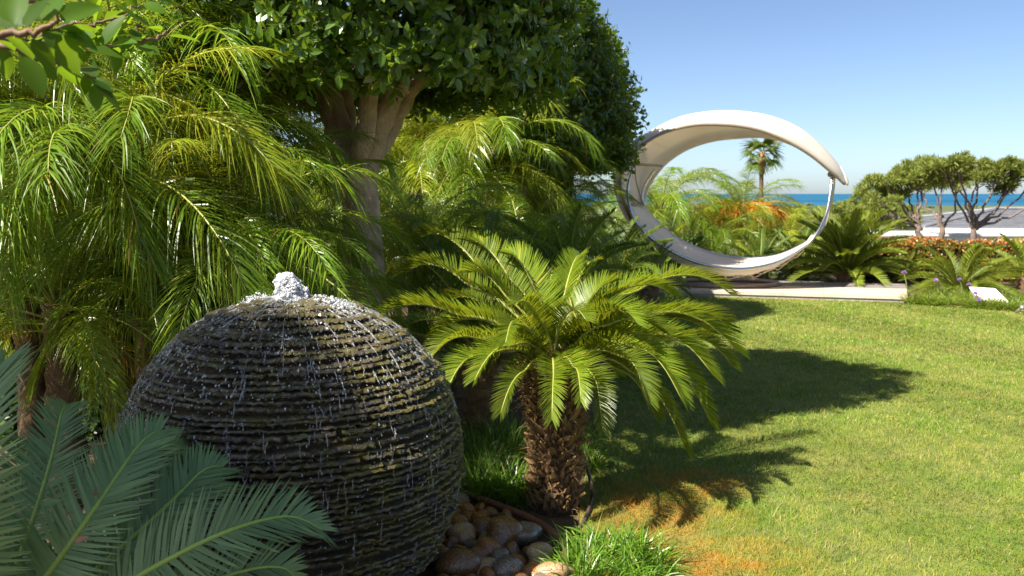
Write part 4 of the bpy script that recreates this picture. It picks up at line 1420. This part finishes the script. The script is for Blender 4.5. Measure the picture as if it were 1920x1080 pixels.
def fan_palm():
    top = P(1429, 288, 46)
    gz = float(ground_z(top[0], top[1]))
    root = empty('fan_palm', (top[0], top[1], gz))
    tag(root, 'tall slender fan palm rising against the sky inside the lounger ring', 'palm tree')
    h = top[2] - gz
    link('trunk', trunk_mesh('trunk', h, .14, .105, M['bark_palm'], .08, 12, (0, 0), 40, 5), root)
    V, fs = tube_data([(0, 0, h - 1.1), (0, 0, h - .7), (0, 0, h - .2), (0, 0, h + .1)], [.12, .22, .22, .1], 10)
    MB().add(V, fs).build('leaf_boots', plain('leaf_boots', (.30, .15, .08), (.2, .1, .05), 10, .9), root, True)
    meshes = []
    for i in range(5):
        r = np.random.default_rng(i)
        st = np.array([[0, 0, 0], [.35, 0, .0], [.6, 0, -.05]])
        n = 22
        a = np.linspace(-1.5, 1.5, n)
        D = nrm(np.stack([np.cos(a), np.sin(a), .15 * np.cos(a * 2) - .05], 1))
        W = nrm(np.cross(D, [0, 0, 1.0]))
        Gv = np.tile([0, 0, -.42], (n, 1)) * r.uniform(.6, 1.4, (n, 1))
        V, f_ = strips(np.tile([.6, 0, -.05], (n, 1)), D, W, Gv, .75 * r.uniform(.75, 1.1, n), .034, [.5, 1, .6, .1], 3)
        me = MB().add(*tube_data(st, [.022, .018, .014], 5)).add(V, f_).mesh('fan_leaf', M['fanleaf'])
        meshes.append(me)
    r = random.Random(2)
    n = 20
    for i in range(n):
        f = (i + .5) / n
        o = link('fan_leaf', meshes[i % 5], root)
        o.location = (0, 0, h)
        o.rotation_euler = (r.uniform(-.5, .5), -R(70 - 105 * f), i * 2.4)
        s = r.uniform(.85, 1.1); o.scale = (s, s, s)


M['fanleaf'] = leaf_mat('fan_palm_leaf', [(0, (.07, .12, .02)), (1, (.14, .18, .03))], (.25, .32, .04), .3, .45, .4)
fan_palm()


# ------------------------------------------------------------------ umbrella pines, woods
def clump_needles(mb, c, rad, n, r):
    u = nrm(r.normal(size=(n, 3))) * (r.uniform(.35, 1, n) ** .5)[:, None]
    B = c + u * rad
    D = nrm(u + r.normal(0, .45, (n, 3)) + [0, 0, .45])
    W = nrm(np.cross(D, r.normal(size=(n, 3))))
    mb.add(*strips(B, D, W, D * 0, r.uniform(.12, .22, n), .016, [.4, 1, .3], 2))


def pine(base_px, zc, crown, label, seed, lean=0.0):
    """crown: list of (px, py, rx px, ry px) lobes"""
    r = np.random.default_rng(seed)
    b = P(base_px[0], base_px[1], zc)
    gz = float(ground_z(b[0], b[1]))
    root = empty('umbrella_pine', (b[0], b[1], gz))
    base = np.array([b[0], b[1], gz])
    tag(root, label, 'tree', 'umbrella pines beyond the hedge')
    k = zc / F
    mb = MB(); fol = MB()
    fork = P(base_px[0] + lean * .3, base_px[1] - 25, zc) - base
    limb(mb, [(0, 0, -.1), fork * [.4, .4, .6], fork], 6.2 * k, 5 * k, 9, .02, 9)
    for (px, py, rx, ry) in crown:
        dz = r.uniform(-.9, .9)
        c = P(px, py, zc + dz) - base
        mid = (fork + c) / 2 + np.array([r.normal(0, .12), r.normal(0, .12), -.12 * abs(c[0] - fork[0])])
        low = c - np.array([0, 0, ry * k * .4])
        limb(mb, [fork - [0, 0, .08], fork * .6 + mid * .4, mid, low], 3.0 * k, 1.3 * k, 7, .04, 12)
        for q in range(8):
            e = c + np.array([r.uniform(-.8, .8) * rx * k, r.uniform(-.5, .5), r.uniform(-.2, .3) * ry * k])
            st = mid * (1 - .5 - .08 * q) + low * (.5 + .08 * q)
            limb(mb, [st, (st + e) / 2 + [0, 0, -.06], e], 1.2 * k, .45 * k, 5, .02, 7)
        nsub = max(9, int(rx * ry / 21))
        for q in range(nsub):
            u = nrm(r.normal(size=3)) * r.uniform(.25, 1.15) ** .6
            cc = c + u * np.array([rx * k * 1.25, rx * k * 1.0, ry * k * 1.4])
            clump_needles(fol, cc, np.array([8, 8, 4.5]) * k * r.uniform(.35, 1.3), 110, r)
    mb.build('trunk', M['bark_pine'], root, True)
    tag(fol.build('crown', M['pine'], root), kind='stuff')


def pines():
    pine((1728, 450), 30, [(1640, 358, 26, 11), (1665, 340, 28, 12), (1698, 325, 30, 12), (1735, 316, 30, 12), (1682, 362, 24, 8), (1722, 340, 26, 9), (1652, 378, 24, 8)], 'umbrella pine with a slanting trunk left of the grey roof', 4, -16)
    pine((1825, 452), 29, [(1765, 316, 30, 12), (1800, 308, 30, 11), (1836, 312, 32, 11), (1870, 318, 32, 12), (1905, 322, 30, 12), (1945, 328, 34, 14), (1780, 332, 26, 8), (1845, 330, 28, 8), (1885, 352, 20, 7), (1990, 335, 34, 14)], 'largest umbrella pine with a wide crown in front of the grey roof', 6, 2)
    pine((1768, 452), 33, [(1768, 334, 24, 9), (1725, 344, 24, 9), (1748, 326, 26, 10), (1795, 346, 22, 8)], 'thin middle umbrella pine between the slanting one and the largest', 8, -4)
    pine((1612, 450), 44, [(1600, 386, 30, 14), (1572, 402, 24, 13), (1634, 394, 26, 13), (1612, 408, 30, 12), (1588, 412, 26, 10)], 'rounded pine just right of the lounger tip', 10, 0)
    pine((1662, 452), 40, [(1655, 402, 24, 13), (1690, 400, 24, 12), (1670, 418, 26, 10), (1710, 412, 22, 10)], 'low pine in shade under the slanting trunk', 12, 0)
    # far woods running to the shore, one mass
    r = np.random.default_rng(77)
    mb = MB()
    V0, F0 = bead(2)
    n = 900
    y = np.exp(r.uniform(math.log(90), math.log(3000), n)); x = y * r.uniform(.08, .85, n)
    s = r.uniform(2.5, 5.5, n) * np.interp(y, [90, 600, 3000], [.8, 1.2, 2.2])
    z = ground_z(x, y) + s * .25
    k = V0 * 1.0
    for i in range(n):
        d = 1 + .16 * np.sin(V0 @ r.normal(size=3) * 4 + r.uniform(0, 6)) + r.normal(0, .07, len(V0))
        mb.add(V0 * d[:, None] * s[i] * np.array([1.4, 1.4, .55]) + [x[i], y[i], z[i]], F0)
    m, nt, p, out = new_mat('far_foliage')
    g = nt.nodes.new('ShaderNodeNewGeometry')
    c1 = ramp(nt, g.outputs['Random Per Island'], [(0, (.06, .085, .03)), (1, (.13, .145, .055))])
    nt.links.new(mixc(nt, ramp(nt, noise(nt, .9, 6, g.outputs['Position'], .8), [(.4, (0, 0, 0)), (.65, (.75, .75, .75))]), c1, (.03, .045, .016)), p.inputs['Base Color'])
    p.inputs['Roughness'].default_value = .9
    bump(nt, noise(nt, .8, 6, g.outputs['Position'], .7), 1, .8, p)
    tag(mb.build('far_woods', m), 'green coastal woods between the garden and the sea', 'woods', kind='stuff')


pines()


# ------------------------------------------------------------------ house
def house():
    zc = 38
    c = P(1860, 440, zc)
    gz = float(ground_z(c[0], c[1])) - .3
    root = empty('house', (c[0], c[1], gz))
    tag(root, 'low white house with a dark grey hipped roof beyond the pines', 'house')
    base = np.array([c[0], c[1], gz])
    A = P(1732, 427, zc - 1) - base              # left front eave corner
    Bq = P(2080, 437, zc - 2) - base             # right front eave corner
    Bq[2] = A[2]
    e = nrm((Bq - A) * [1, 1, 0]); nn = np.array([-e[1], e[0], 0])
    Cq = Bq + nn * 7; Dq = A + nn * 7
    r1 = (A + Dq) / 2 + e * 4.2; r2 = (Bq + Cq) / 2 - e * 1.0
    ridge_z = P(1874, 393, zc + 2)[2] - gz
    r1[2] = r2[2] = ridge_z
    zt = A[2]
    ins = .35
    q = [A + e * ins + nn * ins, Bq - e * ins + nn * ins, Cq - e * ins - nn * ins, Dq + e * ins - nn * ins]
    prism('wall', [(p[0], p[1]) for p in q], -.2, zt - .02, M['white_paint'], root)
    rm = plain('roof_tile', (.15, .155, .175), (.11, .115, .13), 3, .85, .2, 20, 0.0, .2)
    # fascia
    MB().add(*box_data(((A + Bq) / 2 + [0, 0, -.16])[:3], (np.linalg.norm(Bq - A), .12, .30), math.atan2(e[1], e[0]))).build('fascia', M['white_paint'], root)
    rf = MB().add(np.array([A, Bq, Cq, Dq, r1, r2]), [np.array([[0, 1, 5, 4], [2, 3, 4, 5]]), np.array([[3, 0, 4], [1, 2, 5]])]).build('roof', rm, root)
    # courses of tiles on the two slopes that show
    rows = 9
    for i in range(rows):
        t0, t1 = i / rows, (i + 1) / rows
        a0, b0 = A + (r1 - A) * t0, Bq + (r2 - Bq) * t0
        a1, b1 = A + (r1 - A) * t1, Bq + (r2 - Bq) * t1
        up = np.array([0, 0, .05])
        V = np.array([a0 + up, b0 + up, b1 + up * .3, a1 + up * .3, a0, b0])
        MB().add(V, np.array([[0, 1, 2, 3], [4, 5, 1, 0]])).build('tile_course', rm, rf)
        d0, d1 = Dq + (r1 - Dq) * t0, Dq + (r1 - Dq) * t1
        V = np.array([d0 + up, a0 + up, a1 + up * .3, d1 + up * .3, d0, a0])
        MB().add(V, np.array([[0, 1, 2, 3], [4, 5, 1, 0]])).build('tile_course', rm, rf)
    lm = plain('ridge_cap', (.2, .205, .22), (.16, .165, .18), 3, .8)
    for a, b in ((A, r1), (Bq, r2), (r1, r2), (Dq, r1)):
        MB().add(*tube_data([a + [0, 0, .06], b + [0, 0, .06]], .085, 6)).build('ridge_cap', lm, rf)
    # flat-roofed annex
    p0 = P(1652, 443, 34); p1 = P(1745, 446, 34)
    o = empty('annex', (p0[0], p0[1], gz))
    tag(o, 'flat white annex wall left of the grey roofed house', 'house')
    w = p1[0] - p0[0] + 6
    MB().add(*box_data((w / 2, 1.5, (p0[2] - gz) / 2), (w, 3, p0[2] - gz))).build('wall', M['white_paint'], o)
    MB().add(*box_data((w / 2, 1.5, p0[2] - gz + .04), (w + .12, 3.12, .075))).build('coping', plain('coping', (.7, .68, .64), None, 3, .7), o)


house()


# ------------------------------------------------------------------ hanging crescent lounger
def lounger():
    M['canvas'] = None
    m, nt, p, out = new_mat('canvas')
    n1 = noise(nt, 1.6, 4)
    nt.links.new(ramp(nt, n1, [(.35, (.84, .80, .73)), (.7, (.76, .70, .61))]), p.inputs['Base Color'])
    p.inputs['Roughness'].default_value = .75
    p.inputs['Specular IOR Level'].default_value = .25
    t = nt.nodes.new('ShaderNodeBsdfTranslucent'); t.inputs['Color'].default_value = (.82, .72, .58, 1)
    mx = nt.nodes.new('ShaderNodeMixShader'); mx.inputs[0].default_value = .36
    nt.links.new(p.outputs[0], mx.inputs[1]); nt.links.new(t.outputs[0], mx.inputs[2]); nt.links.new(mx.outputs[0], out.inputs['Surface'])
    steel = plain('steel_tube', (.62, .60, .57), (.55, .53, .5), 4, .25, 0, None, 1.0)
    bronze = plain('bronze_tube', (.33, .26, .19), (.27, .21, .15), 6, .45, 0, None, .3)
    rope_m = plain('rope', (.70, .62, .50), (.6, .52, .42), 30, .9)
    zF, zO, zB = 13.75, 14.3, 14.9
    org = P(1370, 545, 14.3); org[2] = .1
    root = empty('hanging_lounger', tuple(org))
    tag(root, 'white crescent-shaped hanging lounger with a canvas canopy and sling bed on the terrace', 'lounger')
    Fp = [(1229, 492), (1201, 446), (1174, 390), (1163, 345), (1172, 310), (1195, 280), (1240, 251), (1295, 236), (1350, 234), (1410, 241), (1465, 260), (1515, 288), (1555, 320), (1583, 346)]
    Op = [(1226, 491), (1195, 443), (1164, 388), (1156, 343), (1165, 303), (1188, 272), (1228, 245), (1288, 218), (1368, 208), (1440, 216), (1500, 240), (1545, 277), (1575, 313), (1588, 343)]
    Bp = [(1236, 489), (1210, 440), (1205, 390), (1216, 350), (1231, 326), (1253, 302), (1289, 279), (1335, 264), (1385, 258), (1432, 257), (1478, 268), (1522, 292), (1560, 322), (1587, 346)]
    wd = [.15, .35, .8, 1, 1, 1, 1, 1, 1, .95, .85, .65, .4, .08]      # how far the two edges lie apart in depth
    zm = 14.3
    f3 = spline([P(x, y, zm + (zF - zm) * w) - org for (x, y), w in zip(Fp, wd)], 90)
    o3 = spline([P(x, y, zm) - org for (x, y) in Op], 90)
    b3 = spline([P(x, y, zm + (zB - zm) * w) - org for (x, y), w in zip(Bp, wd)], 90)
    K = 9
    V = []
    for i in range(90):
        c = 2 * o3[i] - .5 * (f3[i] + b3[i])
        for k in range(K):
            t_ = k / (K - 1)
            V.append((1 - t_) ** 2 * f3[i] + 2 * t_ * (1 - t_) * c + t_ ** 2 * b3[i])
    fs = [(i * K + k, i * K + k + 1, (i + 1) * K + k + 1, (i + 1) * K + k) for i in range(89) for k in range(K - 1)]
    o = MB().add(np.array(V), np.array(fs)).build('canopy', m, root, True)
    so = o.modifiers.new('thick', 'SOLIDIFY'); so.thickness = .006; so.offset = 0
    for line, nm in ((f3, 'front_rim'), (b3, 'rear_rim')):
        MB().add(*tube_data(line, np.interp(np.linspace(0, 1, 90), [0, .15, .9, 1], [.035, .026, .022, .015]), 8)).build(nm, bronze if nm == 'front_rim' else m, o, True)
    for i in (20, 38, 56):
        c = 2 * o3[i] - .5 * (f3[i] + b3[i])
        q = np.array([(1 - t_) ** 2 * f3[i] + 2 * t_ * (1 - t_) * c + t_ ** 2 * b3[i] for t_ in np.linspace(0, 1, 12)])
        MB().add(*tube_data(q, .005, 6)).build('seam', m, o, True)
    # tip cap
    tip = o3[-1]
    MB().add(*tube_data([o3[-8], o3[-5], o3[-3], tip, tip + (tip - o3[-4]) * .4], [.012, .026, .032, .028, .008], 10)).build('tip_cap', m, o, True)
    # bed
    Fb = [(1180, 383), (1194, 418), (1230, 453), (1285, 484), (1340, 500), (1400, 504), (1460, 491), (1505, 464), (1530, 440)]
    Bb = [(1206, 384), (1232, 415), (1268, 445), (1312, 467), (1360, 480), (1410, 484), (1462, 477), (1512, 454), (1543, 428)]
    bf = spline([P(x, y, 13.8) - org for x, y in Fb], 60); bb = spline([P(x, y, 14.75) - org for x, y in Bb], 60)
    V = []
    for i in range(60):
        sag = .035 * sin(pi * i / 59)
        for k in range(7):
            t_ = k / 6
            V.append(bf[i] * (1 - t_) + bb[i] * t_ - np.array([0, 0, sag * 4 * t_ * (1 - t_)]))
    fs = [(i * 7 + k, i * 7 + k + 1, (i + 1) * 7 + k + 1, (i + 1) * 7 + k) for i in range(59) for k in range(6)]
    bed = MB().add(np.array(V), np.array(fs)).build('sling_bed', m, root, True)
    so = bed.modifiers.new('thick', 'SOLIDIFY'); so.thickness = .012; so.offset = -1
    # fabric turned under the rails, laced with rope
    V = []
    n = 60
    for i in range(n):
        d = .02 + .11 * sin(pi * min(max((i - 6) / 50, 0), 1)) ** .8
        V += [bf[i] + [0, -.012, 0], bf[i] + np.array([0, .05, -d * .6]), bf[i] + np.array([0, .20, -d + .01 * sin(i * 1.1)])]
    fs = [(i * 3 + k, i * 3 + k + 1, (i + 1) * 3 + k + 1, (i + 1) * 3 + k) for i in range(n - 1) for k in range(2)]
    MB().add(np.array(V), np.array(fs)).build('sling_flap', m, bed, True)
    for i in range(26, 52, 2):
        a = bf[i] + np.array([0, .15, -.11]); b = bf[i + 2] + np.array([0, .32, -.13 - .03 * (i % 3)]); c = bf[i + 4] + np.array([0, .15, -.11])
        MB().add(*tube_data(spline([a, b, c], 9), .007, 5)).build('lacing', rope_m, bed, True)
    for i in (0, 18, 40):                           # seams across the sling
        MB().add(*tube_data([bf[i] * (1 - t_) + bb[i] * t_ + np.array([0, 0, .006 - .14 * sin(pi * i / 59) * t_ * (1 - t_)]) for t_ in np.linspace(0, 1, 8)], .007, 5)).build('seam', bronze, bed, True)
    # rails
    lf = [(1189, 312, 13.8), (1178, 348, 13.8)] + [(x, y, 13.8) for x, y in Fb] + [(1549, 402, 13.95), (1557, 362, 14.1), (1560, 330, 14.2)]
    lb = [(1228, 318, 14.7), (1208, 350, 14.75)] + [(x, y, 14.75) for x, y in Bb] + [(1556, 392, 14.6), (1562, 355, 14.5), (1564, 331, 14.4)]
    for pts, nm, ra in ((lf, 'front_rail', .026), (lb, 'rear_rail', .024)):
        MB().add(*tube_data(spline([P(*q) - org for q in pts], 90), ra, 8)).build(nm, steel, root, True)
    for a, b, nm in (((1184, 307, 13.85), (1241, 311, 14.7), 'cross_bar'), ((1183, 385, 13.82), (1207, 386, 14.72), 'cross_bar'), ((1532, 438, 13.85), (1545, 426, 14.7), 'cross_bar'), ((1556, 327, 14.2), (1574, 329, 14.4), 'hanger')):
        MB().add(*tube_data([P(*a) - org, P(*b) - org], .022 if nm == 'cross_bar' else .045, 8)).build(nm, bronze, root, True)
    MB().add(*tube_data(spline([P(1190, 312, 13.9) - org, P(1194, 346, 14.1) - org, P(1207, 385, 14.7) - org], 14), .010, 6)).build('cable', bronze, root, True)
    # foot: two struts down to a ring plate on the terrace
    for pts in ([(1176, 385, 14.2), (1202, 440, 14.25), (1228, 488, 14.3), (1275, 532, 14.35)], [(1190, 400, 14.5), (1214, 452, 14.45), (1240, 492, 14.4), (1285, 530, 14.4)]):
        MB().add(*tube_data(spline([P(*q) - org for q in pts], 24), .04, 8)).build('strut', bronze, root, True)
    foot = P(1282, 533, 14.4) - org
    th = np.linspace(0, 2 * pi, 40)
    ring = np.stack([foot[0] + .75 + .85 * np.cos(th), foot[1] + .25 + .55 * np.sin(th), np.full(40, .035)], 1)
    MB().add(*tube_data(ring, .035, 8, False)).build('base_ring', bronze, root, True)


lounger()


# ------------------------------------------------------------------ small things on the right border
def border():
    # sandy edge and grass clumps
    es = [G(1700, 569), G(1780, 575.5), G(1860, 580), G(1935, 586)]
    V = []
    for g in es: V += [g + [0, -.02, .0], g + [0, .55, .0]]
    V = np.array(V); V[:, 2] = .012
    o = MB().add(V, np.array([[0, 2, 3, 1], [2, 4, 5, 3], [4, 6, 7, 5]])).build('sand_edge', plain('sand', (.42, .27, .15), (.32, .2, .11), 12, .95, .4, 60))
    tag(o, 'strip of bare sandy soil along the far right lawn edge', 'soil', kind='structure')
    mt = M['border_grass']
    names = ['grass clump against the right end of the terrace', 'grass clump with purple flowers left of the pale block', 'low grass clump in front of the pale stone block', 'grass clump at the right edge behind the small spike']
    cells = [[(1720, 569), (1745, 571), (1770, 572)], [(1765, 556), (1790, 560), (1815, 566)], [(1830, 577), (1855, 579), (1885, 580)], [(1895, 566), (1915, 570), (1935, 576)]]
    for i, (nm, cs) in enumerate(zip(names, cells)):
        tuft([gcell(x, y, .19) for x, y in cs], nm, mt, 1400, (.12, .27), .005, 60 + i, group='grass clumps on the border right of the terrace')
    # pale wedge-shaped block
    c = G(1858, 574)
    c = G(1862, 571)
    w, h, d = .40, .20, .26
    e = R(-8)
    V = np.array([[-w / 2, -d / 2, -.02], [w / 2, -d / 2, -.02], [w / 2, d / 2, -.02], [-w / 2, d / 2, -.02], [-w / 2, -d / 2, .05], [w / 2, -d / 2, .05], [w / 2 - .04, d / 2 - .02, h + .03], [-w / 2 + .0, d / 2 - .02, h + .05]])
    V[:, 0] -= V[:, 2] * .45
    fs = np.array([[0, 3, 2, 1], [4, 5, 6, 7], [0, 1, 5, 4], [1, 2, 6, 5], [2, 3, 7, 6], [3, 0, 4, 7]])
    o = MB().add(V, fs).build('stone_block', M['white_paint'])
    o.location = (c[0], c[1], 0); o.rotation_euler = (0, 0, e)
    bv = o.modifiers.new('b', 'BEVEL'); bv.width = .012; bv.segments = 2
    tag(o, 'pale wedge-shaped stone block with a sloping face on the right border', 'block')
    # small pale rock
    V0, F0 = bead(2)
    c = G(1762, 553)
    o = MB().add(V0 * (1 + .12 * np.sin(V0 @ np.array([3, 5, 2.]) * 2))[:, None] * [.09, .07, .08], F0).build('rock', plain('pale_rock', (.42, .36, .32), (.3, .25, .22), 20, .85, .4, 50), None, True)
    o.location = (c[0], c[1], .06)
    tag(o, 'small pale rock under the wide cycad', 'rock')
    # spike light
    a, b = G(1903, 587, .01), G(1915, 578, .10)
    o = empty('spike_light', tuple(a))
    st = plain('grey_metal', (.5, .52, .55), (.42, .44, .47), 10, .35, 0, None, .7)
    MB().add(*tube_data([(0, 0, -.03), (b - a) * .5, b - a], [.012, .018, .022], 8)).build('stem', st, o, True)
    MB().add(*tube_data([(b - a), (b - a) * 1.25], [.028, .030], 10)).build('lamp_head', st, o, True)
    tag(o, 'small grey metal spike light leaning out of the lawn edge at right', 'garden light')
    mf = leaf_mat('purple_petals', [(0, (.42, .22, .62)), (1, (.55, .32, .72))], (.6, .3, .7), .3, .5, .3)
    ms = plain('flower_stem', (.16, .2, .06), None, 10, .6)
    fl = [((1702, 562), (1695, 511), 'purple flower on a tall stem at the end of the terrace'), ((1786, 560), (1755, 526), 'purple flower on a stem leaning left before the wide cycad'),
          ((1806, 560), (1799, 525), 'purple flower on a thin upright stem left of the pale block'), ((1820, 562), (1817, 534), 'largest purple flower, close to the left of the pale block'),
          ((1834, 572), (1829, 550), 'purple flower touching the left side of the pale block'), ((1842, 580), (1836, 563), 'lowest purple flower, at the front corner of the pale block')]
    for i, (b_, t_, lb) in enumerate(fl):
        a = G(*b_); zc = a[1] * cos(PITCH) + (CAMZ - a[2]) * sin(PITCH)
        tp = P(t_[0], t_[1], zc) - a
        o = empty('garlic_flower', tuple(a))
        MB().add(*tube_data(spline([(0, 0, -.01), tp * .5 + [.01, 0, .02], tp], 8), .007, 5)).build('stem', ms, o, True)
        n = 46
        u = rand_unit(n); u[:, 2] = np.abs(u[:, 2]) * 1.0 - .2
        V, fs = leaf_data(tp + u * .008, u, rand_unit(n), .030, .019, .2, .2)
        MB().add(V, fs).build('flower_head', mf, o)
        tag(o, lb, 'flower', 'purple garlic flowers on the right border')
    # fallen leaves
    lf = leaf_mat('fallen_brown', [(0, (.30, .14, .07)), (1, (.36, .18, .1))], (.3, .15, .05), .15, .6, .3)
    lg = leaf_mat('fallen_green', [(0, (.22, .34, .14)), (1, (.22, .34, .14))], (.3, .4, .1), .2, .4, .4)
    V, fs = broad_leaf(.42, .5, .15)
    for (px, py, zc, L, m, nm, ang) in ((78, 946, 2.22, .046, lg, 'fallen pale green leaf lying on the shaded foreground cycad', .2), (140, 1016, 2.12, .034, lf, 'fallen brown leaf caught on the middle frond of the foreground cycad', .4),
                                       (178, 931, 2.32, .026, lf, 'dark red-brown leaf stuck upright on the foreground cycad', 1.4), (124, 968, 2.28, .018, lf, 'tiny brown leaf scrap on the foreground cycad', .8)):
        o = MB().add(V * L, fs).build('fallen_leaf', m, None, True)
        o.location = P(px, py, zc); o.rotation_euler = (R(60), -ang, .1)
        tag(o, nm, 'leaf')
    for (px, py, L, nm) in ((1442, 772, .06, 'dry brown leaf lying on the lawn inside the round tree shadow'), (1192, 781, .07, 'dark dry leaf on the shaded lawn right of the big cycad')):
        o = MB().add(V * L, fs).build('fallen_leaf', lf, None, True)
        g = G(px, py, .03); o.location = g; o.rotation_euler = (.1, -.1, .5)
        tag(o, nm, 'leaf')


border()
